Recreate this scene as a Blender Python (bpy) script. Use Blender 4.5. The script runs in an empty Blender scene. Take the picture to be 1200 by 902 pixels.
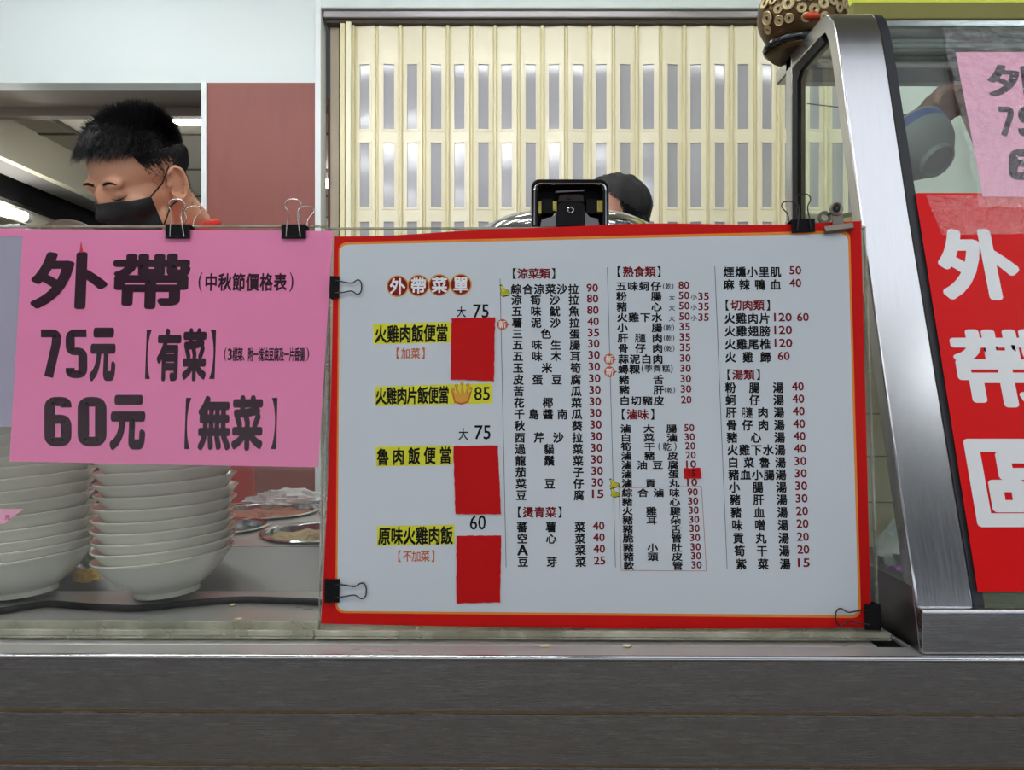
import bpy, bmesh, math, random
import numpy as np
from mathutils import Vector, Matrix, Euler
from mathutils.bvhtree import BVHTree
random.seed(7)
S = bpy.context.scene
COL = S.collection
PI = math.pi
# ------------------------------------------------------------------ camera, world, exposure
CZ = 1.22                       # eye height
FPX = 950.0                     # focal length in pixels of a 1200 x 902 frame
cam = bpy.data.cameras.new('camera'); camo = bpy.data.objects.new('camera', cam); COL.objects.link(camo)
cam.sensor_fit = 'HORIZONTAL'; cam.sensor_width = 36.0; cam.lens = 36.0 * FPX / 1200.0
cam.clip_start = 0.02; cam.clip_end = 60
camo.location = (0, 0, CZ); camo.rotation_euler = (PI / 2, 0, 0)
S.camera = camo
S.view_settings.view_transform = 'Standard'; S.view_settings.look = 'None'
S.view_settings.gamma = 1.0; S.view_settings.use_curve_mapping = False
S.view_settings.exposure = 0.0
S.cycles.use_denoising = True
S.cycles.max_bounces = 10; S.cycles.transparent_max_bounces = 16
S.cycles.caustics_reflective = False; S.cycles.caustics_refractive = False
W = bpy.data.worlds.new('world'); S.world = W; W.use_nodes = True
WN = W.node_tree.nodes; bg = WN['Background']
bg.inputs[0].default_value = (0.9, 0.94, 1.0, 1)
# evening street outside the arcade: horizon glow added to light the bowls, dark sky above
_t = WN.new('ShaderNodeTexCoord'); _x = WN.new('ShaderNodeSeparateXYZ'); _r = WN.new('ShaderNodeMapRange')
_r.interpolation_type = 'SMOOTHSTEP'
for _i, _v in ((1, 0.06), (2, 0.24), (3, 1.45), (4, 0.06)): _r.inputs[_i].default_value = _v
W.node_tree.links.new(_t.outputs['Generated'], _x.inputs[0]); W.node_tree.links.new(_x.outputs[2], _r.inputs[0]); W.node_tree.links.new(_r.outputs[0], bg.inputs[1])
TUBE_IN, TUBE_OUT, TUBE_FAR = 22.5, 37.0, 24.0      # emission of the fluorescent tubes


def px(x, y, Y):
    return Vector(((x - 600) / FPX * Y, Y, CZ - (y - 451) / FPX * Y))


# ------------------------------------------------------------------ materials
def lin(c):
    return tuple(((v / 255) / 12.92 if v / 255 <= 0.04045 else ((v / 255 + 0.055) / 1.055) ** 2.4) for v in c) + (1,)


def mat(name, rgb, rough=0.5, metal=0.0, noise=0.0, nscale=8.0, bump=0.0, bscale=60.0, stretch=None, coat=0.0, spec=0.5, emit=None, estr=0.0, sss=0.0, rvar=0.0):
    m = bpy.data.materials.new(name); m.use_nodes = True
    nt = m.node_tree; b = nt.nodes['Principled BSDF']
    b.inputs['Base Color'].default_value = lin(rgb); b.inputs['Roughness'].default_value = rough
    b.inputs['Metallic'].default_value = metal; b.inputs['Specular IOR Level'].default_value = spec
    b.inputs['Coat Weight'].default_value = coat; b.inputs['Coat Roughness'].default_value = 0.08
    if sss:
        b.inputs['Subsurface Weight'].default_value = sss; b.inputs['Subsurface Radius'].default_value = (0.012, 0.005, 0.003)
        b.inputs['Subsurface Scale'].default_value = 0.6
    if emit:
        b.inputs['Emission Color'].default_value = lin(emit); b.inputs['Emission Strength'].default_value = estr
    tc = nt.nodes.new('ShaderNodeTexCoord'); mp = nt.nodes.new('ShaderNodeMapping')
    nt.links.new(tc.outputs['Object'], mp.inputs['Vector'])
    if stretch: mp.inputs['Scale'].default_value = stretch
    if noise or rvar:
        n = nt.nodes.new('ShaderNodeTexNoise'); n.inputs['Scale'].default_value = nscale; n.inputs['Detail'].default_value = 5
        nt.links.new(mp.outputs[0], n.inputs['Vector'])
    if noise:
        r = nt.nodes.new('ShaderNodeMapRange'); r.inputs[3].default_value = 1 - noise; r.inputs[4].default_value = 1 + noise
        nt.links.new(n.outputs['Fac'], r.inputs[0])
        mx = nt.nodes.new('ShaderNodeVectorMath'); mx.operation = 'SCALE'; mx.inputs[0].default_value = lin(rgb)[:3]
        nt.links.new(r.outputs[0], mx.inputs['Scale']); nt.links.new(mx.outputs[0], b.inputs['Base Color'])
    if rvar:
        r2 = nt.nodes.new('ShaderNodeMapRange'); r2.inputs[3].default_value = max(0.02, rough - rvar); r2.inputs[4].default_value = rough + rvar
        nt.links.new(n.outputs['Fac'], r2.inputs[0]); nt.links.new(r2.outputs[0], b.inputs['Roughness'])
    if bump:
        n2 = nt.nodes.new('ShaderNodeTexNoise'); n2.inputs['Scale'].default_value = bscale; n2.inputs['Detail'].default_value = 3
        nt.links.new(mp.outputs[0], n2.inputs['Vector'])
        bp = nt.nodes.new('ShaderNodeBump'); bp.inputs['Strength'].default_value = bump; bp.inputs['Distance'].default_value = 0.002
        nt.links.new(n2.outputs['Fac'], bp.inputs['Height']); nt.links.new(bp.outputs[0], b.inputs['Normal'])
    return m


def film(name, tint=(255, 255, 255), gloss=0.12, rough=0.08, dirt=0.03, dirtcol=(210, 205, 195), bump=0.0, bscale=40, ior=1.45, dnoise=True):
    """thin clear sheet: straight-through light, a mirror sheen and a little dirt"""
    m = bpy.data.materials.new(name); m.use_nodes = True; nt = m.node_tree; nt.nodes.clear()
    out = nt.nodes.new('ShaderNodeOutputMaterial')
    tr = nt.nodes.new('ShaderNodeBsdfTransparent'); tr.inputs[0].default_value = lin(tint)
    gl = nt.nodes.new('ShaderNodeBsdfGlossy'); gl.inputs['Roughness'].default_value = rough
    df = nt.nodes.new('ShaderNodeBsdfDiffuse'); df.inputs[0].default_value = lin(dirtcol)
    lw = nt.nodes.new('ShaderNodeLayerWeight'); lw.inputs[0].default_value = 0.5
    pw_ = nt.nodes.new('ShaderNodeMath'); pw_.operation = 'POWER'; pw_.inputs[1].default_value = 4.0
    ml = nt.nodes.new('ShaderNodeMapRange'); ml.inputs[3].default_value = gloss * 0.5; ml.inputs[4].default_value = min(0.6, gloss * 8)
    nt.links.new(lw.outputs['Facing'], pw_.inputs[0]); nt.links.new(pw_.outputs[0], ml.inputs[0])
    m1 = nt.nodes.new('ShaderNodeMixShader'); m2 = nt.nodes.new('ShaderNodeMixShader')
    m1.inputs[0].default_value = dirt
    if dnoise:
        tc = nt.nodes.new('ShaderNodeTexCoord'); n = nt.nodes.new('ShaderNodeTexNoise'); n.inputs['Scale'].default_value = 14; n.inputs['Detail'].default_value = 6
        nt.links.new(tc.outputs['Object'], n.inputs['Vector'])
        r = nt.nodes.new('ShaderNodeMapRange'); r.inputs[1].default_value = 0.35; r.inputs[2].default_value = 0.75; r.inputs[3].default_value = dirt * 0.3; r.inputs[4].default_value = dirt * 2.2
        nt.links.new(n.outputs['Fac'], r.inputs[0]); nt.links.new(r.outputs[0], m1.inputs[0])
    nt.links.new(tr.outputs[0], m1.inputs[1]); nt.links.new(df.outputs[0], m1.inputs[2])
    nt.links.new(ml.outputs[0], m2.inputs[0]); nt.links.new(m1.outputs[0], m2.inputs[1]); nt.links.new(gl.outputs[0], m2.inputs[2])
    if bump:
        tc2 = nt.nodes.new('ShaderNodeTexCoord'); n2 = nt.nodes.new('ShaderNodeTexNoise'); n2.inputs['Scale'].default_value = bscale; n2.inputs['Detail'].default_value = 4
        nt.links.new(tc2.outputs['Object'], n2.inputs['Vector'])
        bp = nt.nodes.new('ShaderNodeBump'); bp.inputs['Strength'].default_value = bump; bp.inputs['Distance'].default_value = 0.004
        nt.links.new(n2.outputs['Fac'], bp.inputs['Height']); nt.links.new(bp.outputs[0], gl.inputs['Normal'])
    nt.links.new(m2.outputs[0], out.inputs[0])
    return m


M = {}
M['wall'] = mat('painted wall', (214, 224, 223), 0.45, noise=0.02, nscale=2)
M['wall_low'] = mat('grey plaster', (178, 180, 176), 0.7, noise=0.05, nscale=2)
M['wood'] = mat('reddish wood laminate', (132, 66, 56), 0.5, noise=0.10, nscale=6, stretch=(6, 6, 0.7))
M['post'] = mat('white painted post', (226, 232, 232), 0.4)
M['steel'] = mat('brushed stainless steel', (176, 178, 182), 0.26, 1.0, rvar=0.08, nscale=30, stretch=(0.6, 4, 40), bump=0.02, bscale=14)
M['steel_top'] = mat('scratched stainless counter top', (206, 204, 204), 0.30, 0.62, noise=0.05, rvar=0.08, nscale=12, stretch=(0.8, 3, 3))
M['steel_side'] = mat('smooth stainless frame', (192, 194, 198), 0.22, 1.0, rvar=0.05, nscale=20, stretch=(30, 1, 1))
M['steel_dark'] = mat('worn stainless steel', (128, 126, 128), 0.34, 1.0, noise=0.10, nscale=20, rvar=0.1)
M['chrome'] = mat('chrome', (200, 202, 206), 0.12, 1.0)
M['wire'] = mat('steel wire', (170, 165, 160), 0.25, 1.0)
M['wire_dark'] = mat('darkened wire', (60, 55, 58), 0.35, 0.8)
M['black'] = mat('black plastic', (16, 16, 18), 0.5, spec=0.15)
M['black_gloss'] = mat('glossy black plastic', (12, 12, 14), 0.16)
M['black_clip'] = mat('black enamelled steel', (14, 13, 16), 0.5, spec=0.15)
M['rubber'] = mat('black rubber gasket', (34, 37, 42), 0.55, noise=0.2, nscale=40)
M['pvc'] = mat('cream plastic', (238, 231, 203), 0.28, noise=0.03, nscale=3, stretch=(8, 8, 0.4))
M['pvc_edge'] = mat('darker cream plastic', (228, 218, 174), 0.35)
M['pane'] = mat('translucent grey plastic', (172, 172, 178), 0.10, bump=0.05, bscale=9)
M['bowl'] = mat('white glazed ceramic', (240, 236, 226), 0.22, noise=0.02, nscale=5, coat=0.3)
M['bowl_grey'] = mat('grey glazed porcelain', (160, 162, 158), 0.5, noise=0.05, nscale=8)
M['blue'] = mat('cobalt blue glaze', (86, 110, 172), 0.3, noise=0.5, nscale=90)
M['menu'] = mat('white laminated menu paper', (199, 206, 213), 0.30, noise=0.015, nscale=5, coat=0.1)
M['red'] = mat('red printed border', (196, 12, 8), 0.5, spec=0.15, noise=0.06, nscale=20)
M['redsign'] = mat('red laminated sign', (214, 8, 12), 0.4, noise=0.04, nscale=5, spec=0.15)
M['redtape'] = mat('red cloth tape', (188, 10, 12), 0.55, spec=0.15, noise=0.06, nscale=60)
M['orange'] = mat('orange print', (222, 130, 26), 0.4)
M['brick'] = mat('orange brown print', (188, 88, 30), 0.4)
M['yellow'] = mat('yellow print', (214, 212, 20), 0.4)
M['gold'] = mat('gold print', (206, 150, 40), 0.4)
M['ink'] = mat('black ink', (10, 10, 13), 0.5, spec=0.15)
M['inkred'] = mat('dark red ink', (112, 12, 18), 0.5, spec=0.15)
M['maroon'] = mat('maroon print', (128, 14, 14), 0.5, spec=0.15)
M['white_ink'] = mat('white print', (226, 228, 230), 0.4)
M['rule'] = mat('thin grey ink', (70, 82, 90), 0.5)
M['rulered'] = mat('thin red ink', (176, 110, 96), 0.5)
M['pink'] = mat('pink paper', (236, 130, 178), 0.5, noise=0.03, nscale=6)
M['pink_light'] = mat('pale pink paper', (236, 170, 196), 0.5, noise=0.02, nscale=6)
M['pinkink'] = mat('dark aubergine ink', (48, 14, 34), 0.5, spec=0.15)
M['lavender'] = mat('lavender paper', (164, 160, 180), 0.6, noise=0.03, nscale=9)
M['film'] = film('clear plastic film', gloss=0.02, rough=0.10, dirt=0.006, bump=0.25, bscale=25)
M['crinkle'] = film('crinkled clear tape', gloss=0.07, rough=0.14, dirt=0.02, bump=0.9, bscale=60, dirtcol=(235, 235, 240))
M['acrylic'] = film('acrylic sheet', (250, 252, 250), gloss=0.025, rough=0.04, dirt=0.015)
M['acryl_edge'] = film('acrylic edge', (222, 226, 214), gloss=0.10, rough=0.15, dirt=0.30, dirtcol=(220, 216, 200))
M['glass'] = film('display case glass', (244, 250, 248), gloss=0.045, rough=0.01, dirt=0.03)
M['cable'] = mat('black rubber cable', (20, 22, 28), 0.5, spec=0.15)
M['ceil'] = mat('ceiling tile', (196, 192, 176), 0.8, noise=0.04, nscale=4)
M['ceil_line'] = mat('ceiling joint', (92, 86, 72), 0.8)
M['fascia'] = mat('grey brown board', (132, 122, 112), 0.6, noise=0.03, nscale=3)
M['cream'] = mat('cream painted bulkhead', (206, 200, 178), 0.6, noise=0.02, nscale=3)
M['soffit'] = mat('grey soffit', (120, 116, 112), 0.7)
M['tube'] = mat('fluorescent tube', (255, 255, 255), 0.4, emit=(250, 253, 255), estr=TUBE_IN)
M['tube_out'] = mat('arcade fluorescent tube', (255, 255, 255), 0.4, emit=(248, 252, 255), estr=TUBE_OUT)
M['tube_far'] = mat('far fluorescent tube', (255, 255, 255), 0.4, emit=(255, 255, 250), estr=TUBE_FAR)
M['panel'] = mat('added glow panel', (250, 250, 252), 0.5, emit=(244, 248, 255), estr=1.5)  # glow added for the bright reflection in the case frame
M['fixture'] = mat('white enamel fixture', (225, 226, 224), 0.5)
M['floor'] = mat('grey floor tile', (120, 116, 110), 0.35, noise=0.1, nscale=6)
M['street'] = mat('pale street paving', (118, 107, 94), 0.85, noise=0.15, nscale=12)
M['warm_reflection'] = mat('beige reflection colour', (228, 216, 182), 0.35, noise=0.04, nscale=6)  # beige stands in for the warm reflection in the case's steel back
M['skin'] = mat('skin', (220, 164, 132), 0.48, noise=0.04, nscale=14, sss=0.12, bump=0.06, bscale=220)
M['skin_dark'] = mat('tanned skin', (190, 136, 112), 0.5, noise=0.05, nscale=14, sss=0.10)
M['hair'] = mat('black hair', (17, 17, 22), 0.38, spec=0.6)
M['hair_matte'] = mat('dense black hair', (14, 14, 18), 0.9, spec=0.1)
M['hair_brown'] = mat('dark brown hair', (72, 56, 46), 0.5)
M['mask'] = mat('black face mask fabric', (24, 23, 26), 0.75, bump=0.15, bscale=400)
M['shirt'] = mat('red shirt cloth', (214, 26, 24), 0.75, noise=0.05, nscale=12, bump=0.2, bscale=60)
M['shirt_blue'] = mat('blue checked cloth', (92, 122, 160), 0.8, noise=0.35, nscale=60)
M['shirt_dark'] = mat('dark cloth', (60, 60, 66), 0.8, noise=0.1, nscale=12)
M['trousers'] = mat('dark trousers', (40, 42, 50), 0.8)
M['capcloth'] = mat('black cap cloth', (22, 21, 23), 0.7, bump=0.2, bscale=120)
M['bronze'] = mat('aged gilt metal', (92, 70, 44), 0.42, 0.7, noise=0.35, nscale=30, bump=0.4, bscale=60)
M['coin'] = mat('gilt coin', (188, 170, 128), 0.36, 0.75, noise=0.25, nscale=60)
M['orange_red'] = mat('orange red enamel', (206, 74, 40), 0.4)
M['olive'] = mat('olive green panel', (126, 122, 54), 0.5, noise=0.03, nscale=4)
M['lime'] = mat('yellow green lit acrylic', (190, 200, 60), 0.4, emit=(196, 204, 60), estr=0.25)
M['food_brown'] = mat('minced brown food', (150, 128, 94), 0.7, noise=0.9, nscale=110, bump=1.0, bscale=120)
M['food_red'] = mat('braised reddish food', (150, 92, 70), 0.6, noise=0.9, nscale=60, bump=1.0, bscale=80)
M['food_dark'] = mat('dark broth', (62, 56, 58), 0.2, noise=0.2, nscale=30)
M['yel_food'] = mat('yellow pickle', (222, 176, 24), 0.4, noise=0.12, nscale=50, bump=0.6, bscale=80)
M['green_food'] = mat('green leaf', (96, 124, 60), 0.45, noise=0.2, nscale=40, bump=0.4, bscale=60)
M['crumb'] = mat('pale crumb', (226, 212, 170), 0.6)
M['bag'] = film('white plastic bag', (250, 250, 250), gloss=0.12, rough=0.25, dirt=0.45, dirtcol=(238, 238, 240), bump=0.8, bscale=45)
M['foam'] = mat('white crumpled plastic', (226, 226, 228), 0.4, bump=0.8, bscale=60)
M['purple'] = mat('purple petal', (188, 96, 186), 0.5, noise=0.2, nscale=50)
M['pot'] = mat('dull grey pot', (96, 90, 84), 0.4, 0.6, noise=0.1, nscale=12)
M['paper'] = mat('cream paper', (226, 218, 190), 0.7)
M['dark'] = mat('dark hollow', (14, 13, 13), 0.8)
M['yel_tab'] = mat('yellow plastic tab', (206, 186, 80), 0.4)
M['pen'] = mat('red marker', (206, 20, 40), 0.5)
M['awning'] = mat('arcade ceiling paint', (188, 188, 182), 0.8)


# ------------------------------------------------------------------ mesh helpers
class MB:
    def __init__(s): s.v = []; s.f = []
    def add(s, vs, fs):
        k = len(s.v); s.v += [tuple(v) for v in vs]; s.f += [tuple(i + k for i in f) for f in fs]; return s
    def box(s, a, b, R=None):
        (x0, y0, z0), (x1, y1, z1) = a, b
        vs = [Vector(p) for p in ((x0, y0, z0), (x1, y0, z0), (x1, y1, z0), (x0, y1, z0), (x0, y0, z1), (x1, y0, z1), (x1, y1, z1), (x0, y1, z1))]
        if R is not None: vs = [R @ v for v in vs]
        return s.add(vs, [(0, 3, 2, 1), (4, 5, 6, 7), (0, 1, 5, 4), (1, 2, 6, 5), (2, 3, 7, 6), (3, 0, 4, 7)])
    def hexa(s, p8):
        return s.add(p8, [(0, 3, 2, 1), (4, 5, 6, 7), (0, 1, 5, 4), (1, 2, 6, 5), (2, 3, 7, 6), (3, 0, 4, 7)])
    def prism(s, pts, vec):
        """polygon (3D points) pushed along vec"""
        n = len(pts); vec = Vector(vec); a = [Vector(p) for p in pts]; b = [p + vec for p in a]
        return s.add(a + b, [tuple(range(n))[::-1], tuple(range(n, 2 * n))] + [(i, (i + 1) % n, n + (i + 1) % n, n + i) for i in range(n)])
    def tube(s, path, r, n=8, caps=True, closed=False):
        path = [Vector(p) for p in path]; m = len(path); rr = r if isinstance(r, (list, tuple)) else [r] * m
        rings = []; up = None
        for i in range(m):
            if closed: t = (path[(i + 1) % m] - path[i - 1]).normalized()
            else: t = (path[min(i + 1, m - 1)] - path[max(i - 1, 0)]).normalized()
            if up is None:
                up = Vector((0, 0, 1)) if abs(t.z) < 0.9 else Vector((1, 0, 0))
            sx = t.cross(up)
            if sx.length < 1e-6: sx = t.cross(Vector((0.3, 1, 0.2)))
            sx.normalize(); up = sx.cross(t).normalized()
            rings.append([path[i] + (sx * math.cos(2 * PI * k / n) + up * math.sin(2 * PI * k / n)) * rr[i] for k in range(n)])
        vs = [v for q in rings for v in q]; fs = []
        for i in range(m if closed else m - 1):
            j = (i + 1) % m
            for k in range(n): fs.append((i * n + k, i * n + (k + 1) % n, j * n + (k + 1) % n, j * n + k))
        if caps and not closed: fs += [tuple(range(n))[::-1], tuple((m - 1) * n + k for k in range(n))]
        return s.add(vs, fs)
    def lathe(s, prof, n=40, T=None, closed=False):
        vs = []; fs = []; m = len(prof)
        for i, (r, z) in enumerate(prof):
            for k in range(n):
                v = Vector((r * math.cos(2 * PI * k / n), r * math.sin(2 * PI * k / n), z)); vs.append(T @ v if T is not None else v)
        for i in range(m if closed else m - 1):
            j = (i + 1) % m
            for k in range(n): fs.append((i * n + k, i * n + (k + 1) % n, j * n + (k + 1) % n, j * n + k))
        if not closed:
            if prof[0][0] > 1e-5: fs.append(tuple(range(n))[::-1])
            if prof[-1][0] > 1e-5: fs.append(tuple((m - 1) * n + k for k in range(n)))
        return s.add(vs, fs)
    def ell(s, c, r, n=24, m=14, R=None):
        vs = []; fs = []; c = Vector(c)
        for i in range(m + 1):
            a = PI * i / m
            for k in range(n):
                b = 2 * PI * k / n
                v = Vector((r[0] * math.sin(a) * math.cos(b), r[1] * math.sin(a) * math.sin(b), r[2] * math.cos(a)))
                vs.append(c + (R @ v if R is not None else v))
        for i in range(m):
            for k in range(n): fs.append((i * n + k, (i + 1) * n + k, (i + 1) * n + (k + 1) % n, i * n + (k + 1) % n))
        return s.add(vs, fs)
    def disc(s, c, r, u, v, n=32):
        c = Vector(c); return s.add([c + u * (r * math.cos(2 * PI * k / n)) + v * (r * math.sin(2 * PI * k / n)) for k in range(n)], [tuple(range(n))])
    def build(s, name, m, parent=None, smooth=False, bevel=0.0, weld=False):
        me = bpy.data.meshes.new(name); me.from_pydata(s.v, [], s.f); me.update()
        bm = bmesh.new(); bm.from_mesh(me)
        if weld: bmesh.ops.remove_doubles(bm, verts=bm.verts, dist=1e-5)
        bmesh.ops.recalc_face_normals(bm, faces=bm.faces); bm.to_mesh(me); bm.free()
        o = bpy.data.objects.new(name, me); COL.objects.link(o)
        if m is not None: me.materials.append(m)
        if parent is not None: o.parent = parent
        if smooth:
            for p in me.polygons: p.use_smooth = True
            try: me.set_sharp_from_angle(angle=math.radians(38))
            except Exception: pass
        if bevel:
            md = o.modifiers.new('bevel', 'BEVEL'); md.width = bevel; md.segments = 2; md.limit_method = 'ANGLE'
        return o


def tag(o, label, cat, group=None, kind=None):
    if label: o['label'] = label
    if cat: o['category'] = cat
    if group: o['group'] = group
    if kind: o['kind'] = kind
    return o


def thing(name, label, cat, loc=(0, 0, 0), group=None, mw=None):
    o = bpy.data.objects.new(name, None); COL.objects.link(o); o.empty_display_size = 0.05
    if mw is not None: o.matrix_world = mw
    else: o.location = loc
    return tag(o, label, cat, group)


def structure(o, label=None, cat=None):
    o['kind'] = 'structure'
    if label: o['label'] = label
    if cat: o['category'] = cat
    return o


class Frame:
    """a flat plane in the place: origin, right (u), up (v), normal towards the viewer (n)"""
    def __init__(s, o, u, v):
        s.o = Vector(o); s.u = Vector(u).normalized(); v = Vector(v); s.v = (v - s.u * v.dot(s.u)).normalized(); s.n = s.u.cross(s.v)
        s.M = Matrix(((s.u.x, s.v.x, s.n.x, s.o.x), (s.u.y, s.v.y, s.n.y, s.o.y), (s.u.z, s.v.z, s.n.z, s.o.z), (0, 0, 0, 1)))
    def hit(s, x, y):
        d = Vector(((x - 600) / FPX, 1, -(y - 451) / FPX)); c = Vector((0, 0, CZ))
        t = (s.o - c).dot(s.n) / d.dot(s.n); p = c + d * t - s.o
        return p.dot(s.u), p.dot(s.v), t
    def uv(s, x, y): return s.hit(x, y)[:2]
    def quad(s, mb, pts, z=0.0, th=0.0):
        q = [Vector((*s.uv(*p), z)) for p in pts]
        if th: mb.prism(q, (0, 0, -th))
        else: mb.add(q, [tuple(range(len(q)))])
        return mb


# ------------------------------------------------------------------ lettering
_fc = bpy.data.curves.new('lettering', 'FONT'); _fo = bpy.data.objects.new('lettering', _fc); COL.objects.link(_fo)
_fc.resolution_u = 2
_gl = {}


def glyph(sx, res=2):
    key = (sx, res)
    if key not in _gl:
        _fc.resolution_u = res; _fc.body = sx; dg = bpy.context.evaluated_depsgraph_get(); dg.update()
        me = bpy.data.meshes.new_from_object(_fo.evaluated_get(dg))
        n = len(me.vertices); co = np.zeros(n * 3); me.vertices.foreach_get('co', co); co = co.reshape(-1, 3)[:, :2]
        me.calc_loop_triangles(); t = np.zeros(len(me.loop_triangles) * 3, int); me.loop_triangles.foreach_get('vertices', t)
        bpy.data.meshes.remove(me); _gl[key] = (co, t.reshape(-1, 3))
    return _gl[key]


class Ink:
    def __init__(s, fr): s.fr = fr; s.v = []; s.t = []; s.n = 0; s.layer = 0
    def put(s, sx, cx, cy, w, h, bold=0.02, copies=4, rot=0.0, z0=0.0004, ink=None):
        """string sx with its ink box (CJK: its em box) w x h photo pixels centred on the spot seen at cx, cy"""
        co, t = glyph(sx, 5 if h > 28 else 2)
        cjk = len(sx) == 1 and ord(sx) > 0x2E80 and sx not in '【】（）' if ink is None else not ink
        if cjk: x0, x1, y0, y1 = 0.035, 0.965, -0.08, 0.84
        else: x0, y0 = co.min(0); x1, y1 = co.max(0)
        u, v, d = s.fr.hit(cx, cy)
        k = d / FPX
        sxx = w * k / max(x1 - x0, 1e-6); syy = h * k / max(y1 - y0, 1e-6) / abs(s.fr.v.z)
        p = (co - np.array([(x0 + x1) / 2, (y0 + y1) / 2])) * np.array([sxx, syy])
        if rot: c, q = math.cos(rot), math.sin(rot); p = p @ np.array([[c, q], [-q, c]])
        offs = [(0, 0)] if not bold else [(math.cos(2 * PI * (i + .5) / copies), math.sin(2 * PI * (i + .5) / copies)) for i in range(copies)]
        if bold > 0.03: offs += [(.5 * a, .5 * b) for a, b in offs[::2]] + [(0, 0)]
        for i, (a, b) in enumerate(offs):
            q = p + np.array([u + a * bold * sxx, v + b * bold * syy])
            s.v.append(np.c_[q, np.full(len(q), z0 + i * 6e-6)]); s.t.append(t + s.n); s.n += len(q)
    def digit(s, d, x0, x1, y0, y1, wv=0.34, z0=0.0003):
        """squared, round-cornered block numeral filling the seen box"""
        w = x1 - x0; a = wv * w; r = a * .55
        X0, X1, Y0, Y1 = x0 + a / 2, x1 - a / 2, y0 + a * .42, y1 - a * .42; ym = y0 + (y1 - y0) * .45
        path = {'0': [(X0, Y0), (X1, Y0), (X1, Y1), (X0, Y1)], '6': [(X1, Y0 + a * .55), (X1, Y0), (X0, Y0), (X0, Y1), (X1, Y1), (X1, ym), (X0 + a * .4, ym)],
                '5': [(X1 + a * .4, Y0), (X0, Y0), (X0, ym), (X1, ym), (X1, Y1), (X0, Y1), (X0, Y1 - a * .7)], '7': [(X0 - a * .4, Y0), (X1, Y0), (X1, Y0 + a * .9), (X0 + w * .18, Y1 + a * .3)]}[d]
        closed = d == '0'; n = len(path); pts = []
        for i, p in enumerate(path):
            if not closed and i in (0, n - 1): pts.append(p); continue
            p0, p1 = path[i - 1], path[(i + 1) % n]
            def tw(q): L = math.hypot(q[0] - p[0], q[1] - p[1]); k = min(r, L * .48) / L; return (p[0] + (q[0] - p[0]) * k, p[1] + (q[1] - p[1]) * k)
            A, B = tw(p0), tw(p1)
            for k in range(7):
                t = k / 6; pts.append(tuple((1 - t) ** 2 * A[j] + 2 * t * (1 - t) * p[j] + t * t * B[j] for j in (0, 1)))
        m = len(pts); L_ = []; R_ = []
        for i, p in enumerate(pts):
            q0 = pts[i - 1] if (i > 0 or closed) else p; q1 = pts[(i + 1) % m] if (i < m - 1 or closed) else p
            tx, ty = q1[0] - q0[0], q1[1] - q0[1]; L = math.hypot(tx, ty) or 1; tx /= L; ty /= L
            hw = a / 2 * (1 - .16 * abs(tx))
            L_.append((p[0] - ty * hw, p[1] + tx * hw)); R_.append((p[0] + ty * hw, p[1] - tx * hw))
        v = np.array([(*s.fr.uv(*q), z0) for q in L_ + R_]); tr = []
        for i in range(m if closed else m - 1): j = (i + 1) % m; tr += [(i, j, m + j), (i, m + j, m + i)]
        s.v.append(v); s.t.append(np.array(tr) + s.n); s.n += len(v)
    def build(s, name, m, parent):
        v = np.concatenate(s.v); t = np.concatenate(s.t)
        me = bpy.data.meshes.new(name); me.vertices.add(len(v)); me.vertices.foreach_set('co', v.ravel())
        me.loops.add(len(t) * 3); me.loops.foreach_set('vertex_index', t.ravel())
        me.polygons.add(len(t)); me.polygons.foreach_set('loop_start', np.arange(0, len(t) * 3, 3)); me.polygons.foreach_set('loop_total', np.full(len(t), 3))
        me.update(calc_edges=True); me.validate()
        me.materials.append(m)
        o = bpy.data.objects.new(name, me); COL.objects.link(o); o.parent = parent
        return o


# ================================================================== THE ROOM
YB = 3.0                                                   # depth of the back partition
def Zp(y, Y): return CZ - (y - 451) / FPX * Y
def Xp(x, Y): return (x - 600) / FPX * Y
structure(MB().box((-4.2, 0.86, -0.02), (4.2, 9, 0)).build('floor', M['floor']), 'grey tiled shop floor', 'floor')
structure(MB().box((-9, -9, -0.14), (9, 0.84, -0.02)).build('ground', M['street']), 'dark street paving before the counter', 'ground')
ZC = 2.82
cl = MB().box((-4.2, 0.7, ZC), (4.2, YB, ZC + 0.05)).build('ceiling', M['ceil']); structure(cl, 'shop ceiling above the kitchen', 'ceiling')
structure(MB().box((-4.2, -2.3, 3.1), (4.2, 0.7, 3.2)).build('ceiling_arcade', M['awning']), 'arcade ceiling before the counter', 'ceiling')
zb = Zp(97, YB)
xl, xp0, xp1, xw = Xp(237, YB), Xp(243, YB), Xp(370, YB), Xp(377, YB)
structure(MB().box((-4.2, YB, zb), (xw - 0.012, YB + 0.08, ZC)).build('wall_back', M['wall']), 'white painted wall above the opening', 'wall')
structure(MB().box((xl, YB - 0.012, 0), (xp0, YB + 0.07, zb)).build('trim_1', M['post'], bevel=0.002), 'slim white upright post at the edge of the opening', 'trim')
structure(MB().box((xp1, YB - 0.014, 0), (xw, YB + 0.07, ZC)).build('trim_2', M['post'], bevel=0.002), 'slim white upright post beside the reddish panel', 'trim')
structure(MB().box((xp0, YB, 0), (xp1, YB + 0.05, zb)).build('wall_panel', M['wood']), 'reddish brown wood panel between two white posts', 'panel')
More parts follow.
